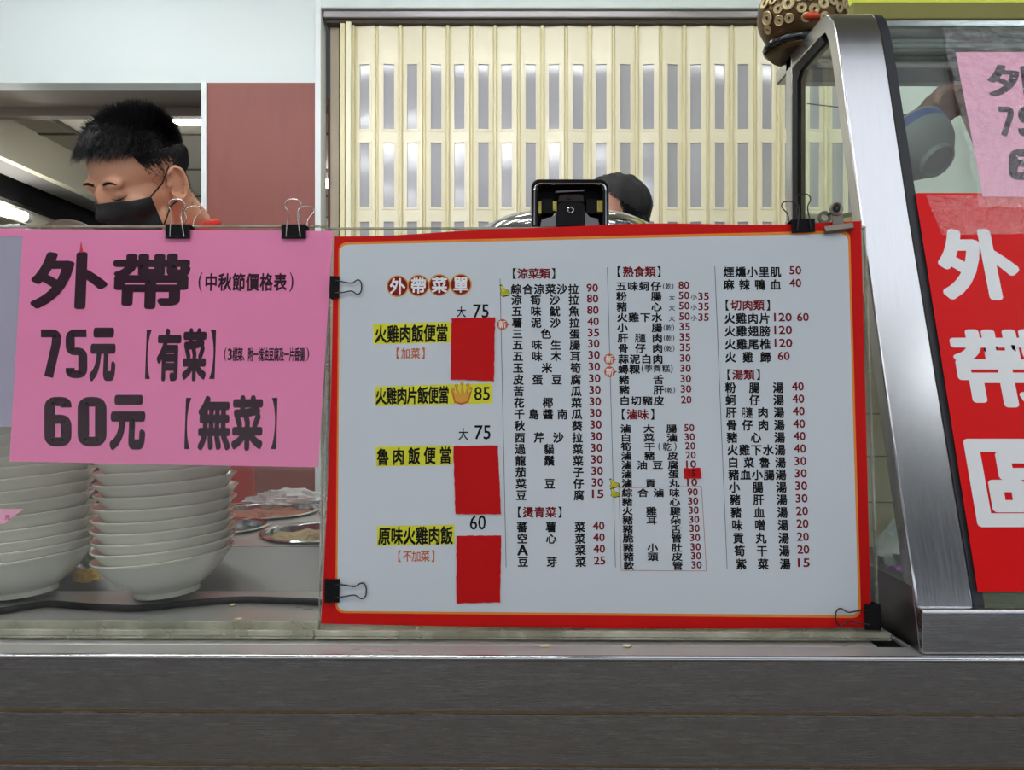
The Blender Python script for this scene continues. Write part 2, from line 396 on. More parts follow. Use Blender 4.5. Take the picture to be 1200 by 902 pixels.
# recess between the post and the folding door
structure(MB().box((xw, YB + 0.10, 0), (Xp(384, YB), YB + 0.14, Zp(103, YB))).build('trim_3', M['wood']), 'narrow reddish wood strip beside the folding door', 'trim')
structure(MB().box((Xp(383, YB), YB + 0.06, 0), (Xp(393, YB), YB + 0.14, Zp(24, YB))).build('trim_4', mat('scuffed beige frame', (176, 164, 146), 0.6, noise=0.12, nscale=9)), 'scuffed beige jamb of the folding door', 'trim')
structure(MB().box((xw, YB + 0.145, 0), (Xp(412, YB), YB + 0.2, ZC)).build('wall_recess', M['fascia']))
# header above the folding door
structure(MB().box((xw, YB - 0.02, Zp(12, YB)), (2.6, YB + 0.14, ZC)).build('wall_header', M['wall'], bevel=0.003), 'white beam above the folding door', 'beam')
tk = thing('curtain_track', 'grey metal track above the cream folding door', 'track', (Xp(640, YB), YB + 0.05, Zp(20, YB)))
MB().box((Xp(379, YB) - tk.location.x, -0.05, 0), (1.5 - tk.location.x, 0.04, Zp(12.2, YB) - Zp(20, YB))).build('rail', mat('grey aluminium', (170, 166, 168), 0.35, 0.8), tk, bevel=0.003)
MB().box((Xp(380, YB) - tk.location.x, -0.03, -0.012), (1.5 - tk.location.x, 0.03, 0)).build('channel', mat('dark brown channel', (58, 44, 38), 0.6), tk)
# light grey wall right of the folding door, and the side walls
structure(MB().box((Xp(1012, YB), YB - 0.005, 0), (4.2, YB + 0.1, Zp(12, YB))).build('wall_right_back', mat('pale grey wall', (206, 212, 210), 0.5, noise=0.02, nscale=3)), 'pale grey wall behind the display case', 'wall')
structure(MB().box((4.2, 0.7, 0), (4.3, 9, ZC)).build('wall_right', M['wall_low']))
structure(MB().box((-4.3, 0.7, 0), (-4.2, YB + 0.05, ZC)).build('wall_left', M['wall_low']))
# the far room seen through the opening on the left
zf = Zp(136, 3.32)
structure(MB().box((-4.2, 3.32, zf), (xl + 0.35, 3.36, ZC)).build('beam_fascia', M['fascia']), 'grey brown fascia board inside the opening', 'beam')
structure(MB().box((-4.2, YB + 0.08, zb + 0.02), (xl + 0.35, 3.32, zb + 0.05)).build('beam_soffit', M['fascia']))
zc2 = CZ + 1.125
structure(MB().box((-2.12, 3.36, zc2), (xl + 0.6, 8.5, zc2 + 0.03)).build('ceiling_far', M['ceil']), 'tiled ceiling of the far room', 'ceiling')
jn = MB()
for yy in (3.62, 4.22, 4.82, 5.42, 6.02, 6.62): jn.box((-2.12, yy, zc2 - 0.004), (xl + 0.6, yy + 0.022, zc2))
for xx in (-1.95, -1.35): jn.box((xx, 3.36, zc2 - 0.004), (xx + 0.022, 8.5, zc2))
structure(jn.build('ceiling_joints', M['ceil_line']))
structure(MB().box((-2.16, 3.36, CZ + 0.95), (-2.12, 8.5, zc2 + 0.03)).build('trim_bulkhead', M['cream']), 'cream bulkhead along the far room', 'trim')
structure(MB().box((-2.30, 3.3, CZ + 0.95), (-2.161, 8.5, CZ + 0.97)).build('trim_soffit', M['soffit']))
structure(MB().box((-2.34, 3.3, CZ + 0.845), (-2.295, 8.5, CZ + 0.95)).build('trim_blackband', mat('black box', (7, 6, 9), 0.7, spec=0.1)), 'black box rail under the cream bulkhead', 'rail')
structure(MB().box((-2.42, 3.05, CZ + 0.775), (-2.345, 4.15, CZ + 0.845)).build('trim_cream_low', M['cream']))
structure(MB().box((-2.9, 8.5, 0), (xl + 0.6, 8.6, zc2 + 0.03)).build('wall_far', M['wall_low']))
structure(MB().box((-4.2, 4.25, 0), (-2.36, 4.3, CZ + 0.9)).build('wall_far_left', mat('olive grey wall', (150, 144, 126), 0.7)))
structure(MB().box((xl + 0.6, 3.2, 0), (xl + 0.65, 8.6, ZC)).build('wall_far_right', M['wall_low']))
structure(MB().box((-4.3, 3.05, 0), (-4.2, 4.3, ZC)).build('wall_far_side', M['wall_low']))


def lamp(name, label, a, b, r, m, group=None, hous=True, hz=0.05):
    a, b = Vector(a), Vector(b); c = (a + b) / 2
    t = thing(name, label, 'light', c, group)
    MB().tube([a - c, b - c], r, 12).build('tube', m, t, smooth=True)
    if hous:
        d = (b - a).normalized(); sx = Vector((d.y, -d.x, 0)) * 0.05
        h = MB().prism([a - c + sx + Vector((0, 0, hz)), a - c - sx + Vector((0, 0, hz)), a - c - sx * 0.5 + Vector((0, 0, r)), a - c + sx * 0.5 + Vector((0, 0, r))], b - a)
        h.build('housing', M['fixture'], t)
    else:
        MB().tube([a - c, a - c + (b - a).normalized() * 0.03], r * 1.15, 12).build('end_cap', M['fixture'], t); MB().tube([b - c, b - c - (b - a).normalized() * 0.03], r * 1.15, 12).build('end_cap', M['fixture'], t)
    return t


lamp('ceiling_light', 'bright tube lamp under the fascia behind the head of the masked person', (-1.75, 3.40, CZ + 1.102), (-1.16, 3.40, CZ + 1.102), 0.013, M['tube_far'], hous=False)
lamp('ceiling_light', 'slanting bright tube lamp at the far left behind the opening', (-2.28 * 3.2 / 3.81 - 0.4, 3.15, CZ + 0.79), (-2.275, 3.81, CZ + 0.785), 0.022, M['tube_far'], hous=False)
for i, (x, y) in enumerate(((-0.75, 0.90), (-0.75, 1.02), (-1.5, 1.5), (-1.5, 2.2), (0.1, 2.2), (1.7, 2.2))):  # first two are added over the counter to brighten the bowls
    lamp('ceiling_light', 'unseen fluorescent tube lamp on the kitchen ceiling', (x - 0.6, y, ZC - 0.06), (x + 0.6, y, ZC - 0.06), 0.02, M['tube'], 'kitchen tube lamps')
for x, y in ((-1.3, 6.0), (-0.75, 4.3)):  # unseen lamps added to brighten the far room
    lamp('ceiling_light', 'added tube lamp, hidden, brightening the far room', (x - 0.3, y, zc2 - 0.06), (x + 0.3, y, zc2 - 0.06), 0.02, M['tube'], 'added far room lamps')
for i, (x, y) in enumerate(((-1.9, -0.3), (-0.45, -0.3), (2.7, -0.3), (-1.9, -1.5), (-0.45, -1.5), (2.7, -1.5))):
    lamp('ceiling_light', 'fluorescent tube lamp on the arcade ceiling', (x - 0.6, y, 3.04), (x + 0.6, y, 3.04), 0.02, M['tube_out'], 'arcade tube lamps')

lpn = thing('ceiling_light', 'wide added glow panel over the arcade, put in to brighten the case frame', 'light', (1.25, -0.75, 3.07))  # added panel, unseen; its reflection brightens the steel frame of the case
MB().box((-0.9, -0.5, -0.01), (0.9, 0.85, 0.0)).build('diffuser', M['panel'], lpn); MB().box((-0.93, -0.53, 0.0), (0.93, 0.88, 0.028)).build('housing', M['fixture'], lpn)
# ------------------------------------------------------------------ cream folding door
fd = thing('folding_door', 'cream plastic accordion door with rows of grey window slots', 'door', (0, YB + 0.05, 0))
zt = Zp(24, YB); pw = 28.1 / FPX * YB
rows = [(Zp(147, YB), Zp(70, YB)), (Zp(240, YB), Zp(163, YB)), (Zp(334, YB), Zp(257, YB))]
NP = 21
pm = MB(); pnm = MB(); hm = MB()
hw = pw / 2 - 0.006; sw = 0.0195
pm.box((-hw, -0.006, 0.02), (-sw, 0.006, zt)); pm.box((sw, -0.006, 0.02), (hw, 0.006, zt))
edges = [0.02] + [z for r in reversed(rows) for z in r] + [zt]
for k in range(0, len(edges), 2): pm.box((-sw, -0.006, edges[k]), (sw, 0.006, edges[k + 1]))
for z0, z1 in rows:                                           # raised lip round each slot
    o_ = sw + 0.007
    for a, b in (((-o_, -0.0085, z0 - 0.008), (-sw, -0.006, z1 + 0.008)), ((sw, -0.0085, z0 - 0.008), (o_, -0.006, z1 + 0.008)), ((-sw, -0.0085, z0 - 0.008), (sw, -0.006, z0)), ((-sw, -0.0085, z1), (sw, -0.006, z1 + 0.008))): pm.box(a, b)
hm.tube([(0, 0, 0.02), (0, 0, zt)], 0.0075, 10)
first = None
for n in range(NP):
    xc = (425.3 + 28.1 * n - 600) / FPX * YB; sg = 1 if n % 2 else -1; a = math.radians(7.5) * sg
    if first is None:
        p = pm.build('panel', M['pvc'], fd)
        pq = []
        for z0, z1 in rows:
            q = MB().box((-sw, -0.003, z0), (sw, 0.003, z1)).build('pane', M['pane'], p); pq.append(q)
        h = hm.build('hinge', M['pvc_edge'], fd, smooth=True); first = (p, pq, h)
    else:
        p = first[0].copy(); COL.objects.link(p); p.parent = fd
        for q0 in first[1]:
            q = q0.copy(); COL.objects.link(q); q.parent = p
        h = first[2].copy(); COL.objects.link(h); h.parent = fd
    p.location = (xc, 0, 0); p.rotation_euler = (0, 0, a)
    h.location = (xc - pw / 2, sg * hw * math.sin(abs(a)) * 1.0 - 0.002, 0)
MB().box((Xp(397, YB), -0.03, 0.01), (Xp(403, YB), 0.04, zt)).build('end_post', M['pvc_edge'], fd, bevel=0.003)
MB().box((Xp(404.5, YB), -0.045, 0.01), (Xp(411, YB), 0.03, zt)).build('end_post', M['pvc'], fd, bevel=0.004)

# ================================================================== THE COUNTER
H = 0.28                                                   # eye height above the counter top
ZT = CZ - H
SL = -0.011                                                # the counter runs a little nearer on the right
def ce(x, Y0): return Y0 + SL * x
YF = 0.8395
ct = thing('counter', 'stainless steel serving counter with brushed front', 'counter', (0, YF, 0))
oy = Vector((0, -YF, 0))
def cbox(mb, x0, x1, ya, yb, z0, z1):
    P = [Vector((x0, ce(x0, ya), z0)), Vector((x1, ce(x1, ya), z0)), Vector((x1, ce(x1, yb), z0)), Vector((x0, ce(x0, yb), z0)),
         Vector((x0, ce(x0, ya), z1)), Vector((x1, ce(x1, ya), z1)), Vector((x1, ce(x1, yb), z1)), Vector((x0, ce(x0, yb), z1))]
    return mb.hexa([p + oy for p in P])
tp = MB(); cbox(tp, -1.6, 1.9, YF, 0.872, ZT - 0.006, ZT); cbox(tp, -1.6, 0.392, 0.872, 1.10, ZT - 0.006, ZT); cbox(tp, 0.4255, 1.9, 0.872, 1.10, ZT - 0.006, ZT)
tp.build('top', M['steel_top'], ct, bevel=0.0015)
lp = MB()
xs = [-1.6, 1.9]
lp.tube([Vector((x, ce(x, YF + 0.001), ZT - 0.003)) + oy for x in xs], 0.0032, 10)
lp.build('front_lip', M['chrome'], ct, smooth=True)
yl = [Zp(770, 0.845), Zp(833, 0.851), Zp(893, 0.855), 0.02]
fp = MB(); cbox(fp, -1.6, 1.9, 0.845, 0.875, yl[1] + 0.0012, ZT - 0.006); fp.build('front_panel', M['steel'], ct, bevel=0.001)
fp = MB(); cbox(fp, -1.6, 1.9, 0.8455, 0.875, yl[2] + 0.0012, yl[1] - 0.0012); fp.build('front_panel', M['steel'], ct, bevel=0.001)
fp = MB(); cbox(fp, -1.6, 1.9, 0.846, 0.875, yl[3], yl[2] - 0.0012); fp.build('front_panel', M['steel'], ct, bevel=0.001)
sm = MB()
for z in yl[1:3]: cbox(sm, -1.6, 1.9, 0.8475, 0.87, z - 0.0012, z + 0.0012)
sm.build('seam', mat('brass tinted seam', (150, 120, 80), 0.4, 0.8), ct)
dk = MB(); cbox(dk, 0.390, 0.4275, 0.8725, 1.10, ZT - 0.07, ZT - 0.06); cbox(dk, 0.388, 0.392, 0.8725, 1.10, ZT - 0.07, ZT - 0.0062); cbox(dk, 0.4255, 0.4295, 0.8725, 1.10, ZT - 0.07, ZT - 0.0062)
dk.build('gap_shade', M['dark'], ct)  # near-black colour paints the shade inside the gap beside the case

# back bench with food wells
zbn = CZ - 0.236
bn = thing('food_bench', 'steel food warmer bench with sunken round wells behind the counter', 'bench', (0, 1.12, 0))
wells = [(330, 626, 1.285, 0.064, 'food_brown'), (318, 599.5, 1.51, 0.072, 'food_red'), (264, 621, 1.325, 0.056, 'food_dark'), (398, 603, 1.47, 0.05, 'food_dark')]
wells = [(Xp(374, 1.285), 1.285, 0.084, 'food_brown', 'round steel well of minced brown food beside the menu board'), (Xp(308, 1.50), 1.50, 0.094, 'food_red', 'round steel well of reddish braised food behind the others'),
         (Xp(258, 1.335), 1.335, 0.070, 'food_dark', 'round steel well of dark broth beside the bowl stack'), (Xp(412, 1.45), 1.49, 0.060, 'food_dark', 'small round well mostly behind the menu board')]
bb = bmesh.new()
# top plate with holes, built as strips between circle outlines
def plate_with_holes(x0, x1, y0, y1, holes, n=40):
    import mathutils.geometry as g
    outer = [Vector((x0, y0, 0)), Vector((x1, y0, 0)), Vector((x1, y1, 0)), Vector((x0, y1, 0))]
    loops = [outer] + [[Vector((cx + r * math.cos(2 * PI * k / n), cy + r * math.sin(2 * PI * k / n), 0)) for k in range(n)][::-1] for cx, cy, r in holes]
    tris = g.tessellate_polygon(loops); flat = [v for l in loops for v in l]
    return flat, tris
fl, tr = plate_with_holes(-1.25, 0.38, 1.185, 1.62, [(x, y, r) for x, y, r, _, _ in wells])
mb = MB(); mb.add([(v.x, v.y - 1.12, zbn) for v in fl], [tuple(t) for t in tr]); mb.build('bench_top', M['steel_top'], bn)
mb = MB(); mb.prism([(-1.25, 1.102 - 1.12, ZT), (-1.25, 1.185 - 1.12, zbn - 0.0005), (-1.25, 1.62 - 1.12, zbn - 0.0005), (-1.25, 1.62 - 1.12, zbn - 0.02), (-1.25, 1.20 - 1.12, zbn - 0.02), (-1.25, 1.118 - 1.12, ZT)][:2] + [(-1.25, 1.19 - 1.12, zbn - 0.004), (-1.25, 1.118 - 1.12, ZT - 0.002)], (1.63, 0, 0))
mb.build('bench_front', M['steel_dark'], bn)
mb = MB(); mb.box((-1.25, 0.0, 0), (0.38, 0.02, ZT - 0.003)); mb.box((-1.25, 0.48, 0), (0.38, 0.5, zbn - 0.001)); mb.box((-1.25, 0.02, 0), (-1.23, 0.48, zbn - 0.05)); mb.box((0.36, 0.02, 0), (0.38, 0.48, zbn - 0.05))
mb.build('cabinet', M['steel_dark'], bn)
for x, y, r, mm, lab in wells:
    t = thing('food_well', lab, 'pot', (x, y, zbn), None)
    MB().lathe([(r - 0.003, 0.0006), (r + 0.006, 0.003), (r + 0.008, 0.0045), (r + 0.005, 0.006), (r - 0.002, 0.0045), (r - 0.0035, 0.002), (r - 0.004, -0.05), (r - 0.003, -0.05)], 48, closed=True).build('pot', M['chrome'], t, smooth=True)
    fdm = MB(); nn = 40; rings = 9; vs = [(0, 0, -0.004)]; fs = []
    for i in range(1, rings + 1):
        for k in range(nn):
            a = 2 * PI * k / nn; rr = (r - 0.004) * i / rings
            vs.append((rr * math.cos(a), rr * math.sin(a), -0.005 + (0 if mm == 'food_dark' else random.uniform(-0.003, 0.004))))
    for k in range(nn): fs.append((0, 1 + k, 1 + (k + 1) % nn))
    for i in range(rings - 1):
        for k in range(nn): fs.append((1 + i * nn + k, 1 + (i + 1) * nn + k, 1 + (i + 1) * nn + (k + 1) % nn, 1 + i * nn + (k + 1) % nn))
    fdm.add(vs, fs).build('food', M[mm], t, smooth=True)
# reddish board behind the bench is the room's wood panel; a crumpled clear bag lies at the back
def blob(name, label, cat, loc, rad, m, amp=0.25, freq=3.0, n=36, k=18, seed=0, group=None):
    rnd = random.Random(seed); ph = [(rnd.uniform(-1, 1), rnd.uniform(-1, 1), rnd.uniform(-1, 1), rnd.uniform(0, 6.28)) for _ in range(14)]
    vs = []; fs = []
    for i in range(k + 1):
        a = PI * i / k
        for j in range(n):
            b = 2 * PI * j / n; d = Vector((math.sin(a) * math.cos(b), math.sin(a) * math.sin(b), math.cos(a)))
            f = sum(math.sin(freq * (1 + 0.35 * q) * (d.x * p[0] + d.y * p[1] + d.z * p[2]) + p[3]) for q, p in enumerate(ph)) / 5
            s_ = 1 + amp * f; vs.append((d.x * rad[0] * s_, d.y * rad[1] * s_, max(-rad[2] * 0.8, d.z * rad[2] * s_) + rad[2] * 0.8))
    for i in range(k):
        for j in range(n): fs.append((i * n + j, (i + 1) * n + j, (i + 1) * n + (j + 1) % n, i * n + (j + 1) % n))
    o = MB().add(vs, fs).build(name, m, smooth=True, weld=True); o.location = loc
    return tag(o, label, cat, group)
blob('plastic_bag', 'crumpled translucent plastic bag lying behind the food wells', 'bag', (Xp(338, 1.59), 1.592, zbn + 0.002), (0.075, 0.02, 0.016), M['bag'], 0.3, 3.5, seed=4)

# ------------------------------------------------------------------ acrylic shields
tilt = 0.0795                                              # lean back per metre of height
vS = Vector((0, tilt, 1))
uS = Vector((1, SL, 0))
SF = Frame((0, 0.9125, ZT), uS, vS)                        # front face of the acrylic
MF = Frame((0, 0.9060, ZT), uS, vS)                        # front face of the menu
def shield(name, label, x0, x1, ytop):
    h = SF.uv(600, ytop)[1]
    t = thing(name, label, 'shield', mw=SF.M)
    MB().box((x0, 0.0005, -0.005), (x1, h, 0)).build('sheet', M['acrylic'], t)
    e = MB()
    for a, b in (((x0, 0.0005, -0.0052), (x0 + 0.0016, h, 0.0002)), ((x1 - 0.0016, 0.0005, -0.0052), (x1, h, 0.0002)), ((x0, h - 0.002, -0.0052), (x1, h, 0.0002))): e.box(a, b)
    e.build('edge', M['acryl_edge'], t)
    f = MB(); f.box((x0, 0.0003, 0.0007), (x1, 0.0025, 0.030)); f.box((x0, 0.0003, 0.0007), (x1, 0.014, 0.004)); f.box((x0, 0.0028, 0.022), (x1, 0.009, 0.028))
    f.build('foot', M['acryl_edge'], t, bevel=0.0008)
    return t
xsplit = SF.uv(378, 600)[0]
shield('acrylic_shield', 'clear acrylic sneeze guard standing before the white bowls', -0.95, xsplit - 0.001, 263)
shield('acrylic_shield', 'clear acrylic sneeze guard standing behind the large menu board', xsplit + 0.001, SF.uv(1026, 600)[0], 266)

# ------------------------------------------------------------------ the menu board
mn = thing('menu_board', 'large laminated takeaway menu sheet with red border clipped to acrylic guard', 'menu', mw=MF.M)
def wavy(fr, tl, tr, br, bl, n=40, m=16, wave=None, z=0.0, mb=None, th=0.0008):
    """a sheet between four seen corners with a softly uneven outline"""
    vs = []; fs = []
    for j in range(m + 1):
        for i in range(n + 1):
            s_, t_ = i / n, j / m
            x = (tl[0] * (1 - s_) + tr[0] * s_) * (1 - t_) + (bl[0] * (1 - s_) + br[0] * s_) * t_
            y = (tl[1] * (1 - s_) + tr[1] * s_) * (1 - t_) + (bl[1] * (1 - s_) + br[1] * s_) * t_
            if wave: dx, dy = wave(s_, t_); x += dx; y += dy
            vs.append((*fr.uv(x, y), z))
    for j in range(m):
        for i in range(n): fs.append((j * (n + 1) + i, j * (n + 1) + i + 1, (j + 1) * (n + 1) + i + 1, (j + 1) * (n + 1) + i))
    k = len(vs); back = [(x, y, z - th) for x, y, z in vs]
    fs2 = [tuple(i + k for i in f[::-1]) for f in fs]
    ring = list(range(n + 1)) + [j * (n + 1) + n for j in range(1, m + 1)] + [m * (n + 1) + i for i in range(n - 1, -1, -1)] + [j * (n + 1) for j in range(m - 1, 0, -1)]
    side = [(ring[i], ring[i - 1], ring[i - 1] + k, ring[i] + k) for i in range(len(ring))]
    return (mb or MB()).add(vs + back, fs + fs2 + side)
def wv(s_, t_):
    dy = (1 - t_) * (-1.5 * math.sin(s_ * PI) - 4.2 * math.exp(-((s_ - 0.5) / 0.16) ** 2) + 1.2 * math.sin(s_ * 17)) + t_ * (0.5 + 3.0 * math.sin(s_ * PI))
    dx = 3.0 * math.sin(t_ * PI) * (1 - s_)
    return dx, dy
wavy(MF, (391, 277), (1009, 260), (1021, 735), (376, 730), wave=wv).build('sheet', M['red'], mn, smooth=False)
def rrect(fr, c4, rad, z, n=6):
    """rounded quad from four seen corners (tl, tr, br, bl)"""
    pts = []
    for k in range(4):
        c = Vector((*fr.uv(*c4[k]), 0)); p = Vector((*fr.uv(*c4[k - 1]), 0)); q = Vector((*fr.uv(*c4[(k + 1) % 4]), 0))
        a = c + (p - c).normalized() * rad; b = c + (q - c).normalized() * rad
        for i in range(n + 1):
            t = i / n; w = a.lerp(c, t).lerp(c.lerp(b, t), t); pts.append((w.x, w.y, z))
    return pts[::-1]
pts = rrect(MF, [(397, 284), (996, 270), (1009, 724), (393, 718)], 0.011, 0.0002); MB().add(pts, [tuple(range(len(pts)))]).build('orange_line', M['orange'], mn)
pts = rrect(MF, [(398.6, 287), (993.5, 273.5), (1006, 720.5), (395.4, 715.5)], 0.010, 0.0003); MB().add(pts, [tuple(range(len(pts)))]).build('white_field', M['menu'], mn)

K, RD, WH, ORG = Ink(MF), Ink(MF), Ink(MF), Ink(MF)
Zi = 0.00045
def row(ink, chars, x0, x1, y, w, h, bold=0.040):
    n = len(chars)
    for i, c in enumerate(chars):
        x = x0 if n == 1 else x0 + (x1 - x0) * i / (n - 1)
        if c == '臁':                                       # printed on the sheet as moon + lian
            ink.put('月', x - w * .33, y, w * .36, h, bold, z0=Zi); ink.put('連', x + w * .20, y, w * .66, h, bold, z0=Zi); continue
        ink.put(c, x, y, w, h, bold, z0=Zi)
def price(s, x, y, h=9.0, ink=None):
    w = {1: 5.5, 2: 12.6, 3: 19}[len(s)] * h / 9.0
    (ink or RD).put(s, x, y, w, h, 0.026, z0=Zi)
def head(s, x, y, step=12.9, sz=12.3):
    K.put('【', x[0], y, 4.2, sz + 0.6, 0.0, z0=Zi); K.put('】', x[1], y, 4.2, sz + 0.6, 0.0, z0=Zi)
    row(RD, s, x[2], x[3], y, sz, sz - 0.4, 0.035)
# --- title and rice boxes at the left
for (x, y, c) in ((466, 335.4, '外'), (490.4, 334.6, '帶'), (515, 334, '菜'), (540, 333.6, '單')): WH.put(c, x, y, 17.5, 18, 0.028, 6, z0=0.0009)
od, rd_, oc = MB(), MB(), MB()
U, V = Vector((1, 0, 0)), Vector((0, 1, 0))
def dsc(mb, x, y, r, z, n=36):
    u, v, d = MF.hit(x, y); mb.disc((u, v, z), r * d / FPX, U, V, n)
for x, y in ((466, 335.4), (490.4, 334.6), (515, 334), (540, 333.6)): dsc(od, x, y, 12.9, 0.0005); dsc(rd_, x, y, 11.5, 0.0007)
od.build('title_ring', M['gold'], mn); rd_.build('title_disc', M['maroon'], mn)
for q in (((437, 379.5), (528, 377.2), (528.5, 401.3), (437.6, 403.4)), ((439.3, 453), (577, 448.8), (577, 472.5), (440, 475.8)), ((440.2, 523.5), (530.6, 521.3), (531, 544.6), (441, 546.6)), ((441.8, 616.4), (532.6, 614.6), (532.6, 637.6), (442, 639.8))):
    MF.quad(MB(), q[::-1], 0.00042).build('yellow_strip', M['yellow'], mn)
def big(s, x0, x1, y0, y1, w, h):
    n = len(s)
    for i, c in enumerate(s): K.put(c, x0 + (x1 - x0) * i / (n - 1), y0 + (y1 - y0) * i / (n - 1), w, h, 0.036, z0=0.0006)
big('火雞肉飯便當', 446.4, 518, 391.5, 390, 13.6, 20); big('火雞肉片飯便當', 446.6, 520, 464, 462.4, 12.0, 19.5)
big('魯肉飯便當', 448.8, 522, 535, 533, 13.4, 19); big('原味火雞肉飯', 450.6, 523.6, 628, 627, 13.8, 20)
for c, x, y, w, h in (('大', 540.6, 365.5, 11, 13), ('75', 563.6, 364.5, 18, 15.5), ('85', 565, 461, 18, 15.5), ('大', 543, 508.5, 11, 14), ('75', 565.6, 506.5, 18.5, 16), ('60', 560, 612, 18.5, 16.5)): K.put(c, x, y, w, h, 0.012, z0=0.0006)
for s_, x0, x1, y in (('加菜', 475.5, 487, 414), ('不加菜', 477.5, 498.3, 651.4)):
    ORG = Ink(MF)
    row(ORG, s_, x0, x1, y, 10.5, 12.5, 0.02)
    for c, x in (('【', x0 - 9), ('】', x1 + 9)): ORG.put(c, x, y, 3.6, 13.5, 0.0, z0=Zi)
    ORG.build('orange_lettering', M['brick'], mn)
# --- column of cold dishes
A = [('綜合涼菜沙拉', 338.7, '90'), ('涼筍沙拉', 351.3, '80'), ('五味魷魚', 364.7, '80'), ('薯泥沙拉', 378, '40'), ('三色蛋', 391, '35'), ('五味生腸', 404, '30'), ('五味木耳', 417.3, '30'), ('玉米筍', 431, '30'), ('皮蛋豆腐', 444.7, '30'), ('苦瓜', 458.2, '30'), ('花椰菜', 471.7, '30'), ('千島醬南瓜', 485.2, '30'), ('秋葵', 498.8, '30'), ('西芹沙拉', 512.6, '30'), ('過貓菜', 526, '30'), ('龍鬚菜', 539.6, '30'), ('茄子', 553, '30'), ('菜豆仔', 566.6, '30'), ('豆腐', 580, '15'),
     ('蕃薯菜', 617.3, '40'), ('空心菜', 630.8, '40'), ('A菜', 644.3, '40'), ('豆芽菜', 658, '25')]
for s_, y, p in A:
    t = (y - 338.7) / 319.3
    row(K, s_, 605 + 7.8 * t, 672 + 8.6 * t, y, 11.8, 11.6); price(p, 694 + 8.6 * t, y - 1.5, 9.3)
head('涼菜類', (603, 648.5, 612.7, 638.3), 320.5); head('燙青菜', (609, 656, 619, 645.5), 600)
# --- cooked dishes and braised dishes
B = [('五味蚵仔', 335.3, '80', '(乾)'), ('粉腸', 347.3, '50', '大小'), ('豬心', 359.4, '50', '大小'), ('火雞下水', 371.8, '50', '大小'), ('小腸', 383.8, '35', '(乾)'), ('肝臁肉', 396, '35', '(乾)'), ('骨仔肉', 408.2, '35', '(乾)'), ('蒜泥白肉', 420.6, '30', ''), ('蟳粿', 432.6, '30', 'w'), ('豬舌', 444.7, '30', ''), ('豬肝', 456.8, '30', '(乾)'), ('白切豬皮', 469.4, '20', '')]
for s_, y, p, ex in B:
    t = (y - 335.3) / 134
    x0, x1 = 728 + 4 * t, 768.7 + 3.4 * t
    if ex == 'w': x0, x1 = 730.4, 743.7
    row(K, s_, x0, x1, y, 11.8, 10.6); price(p, 801.3 + 2.8 * t, y - 1.2, 8.6)
    if ex == '(乾)':
        K.put('乾', 783 + 2 * t, y + 0.2, 6.6, 6.8, 0.02, z0=Zi)
        K.put('(', 777.8 + 2 * t, y + 0.2, 2, 7.6, 0.01, z0=Zi); K.put(')', 788.2 + 2 * t, y + 0.2, 2, 7.6, 0.01, z0=Zi)
    if ex == '大小':
        K.put('大', 787.3, y + 1.4, 7, 6.6, 0.02, z0=Zi); K.put('小', 813, y + 0.6, 7, 6.6, 0.02, z0=Zi); price('35', 824.4, y - 0.2, 8.6)
    if ex == 'w':
        row(K, '荸薺糕', 759.7, 780.4, y - 1, 9.2, 8.8, 0.02); K.put('(', 753, y - 0.5, 2.6, 10.5, 0.01, z0=Zi); K.put(')', 787, y - 0.5, 2.6, 10.5, 0.01, z0=Zi)
head('熟食類', (725.6, 772, 736, 761.8), 318.3); head('滷味', (730.6, 764.5, 740.7, 753.6), 485.3)
B2 = [('滷大腸', 502, '50'), ('白菜滷', 512.7, '30'), ('筍干', 523.3, '20'), ('滷豬皮', 534, '20'), ('滷油豆腐', 544.6, '10'), ('滷蛋', 555.3, ''), ('滷貢丸', 566, '10'), ('綜合滷味', 577.2, '90'), ('豬心', 587.8, '30'), ('火雞腱', 598.6, '30'), ('豬耳朵', 609.3, '30'), ('豬舌', 619.8, '30'), ('脆管', 630.6, '30'), ('豬小肚', 641.5, '30'), ('豬頭皮', 652, '30'), ('軟管', 662.6, '30')]
for s_, y, p in B2:
    t = (y - 502) / 160
    x0, x1 = 733.2 + 3.6 * t, 787 + 7 * t
    if s_ == '筍干':
        x1 = 761; K.put('乾', 781.6, y, 10, 9.6, 0.02, z0=Zi); K.put('(', 772.6, y, 2.6, 10, 0.01, z0=Zi); K.put(')', 791.4, y, 2.6, 10, 0.01, z0=Zi)
    row(K, s_, x0, x1, y, 11.8, 9.6)
    if p: price(p, 807.6 + 8.6 * t, y - 1, 8.2)
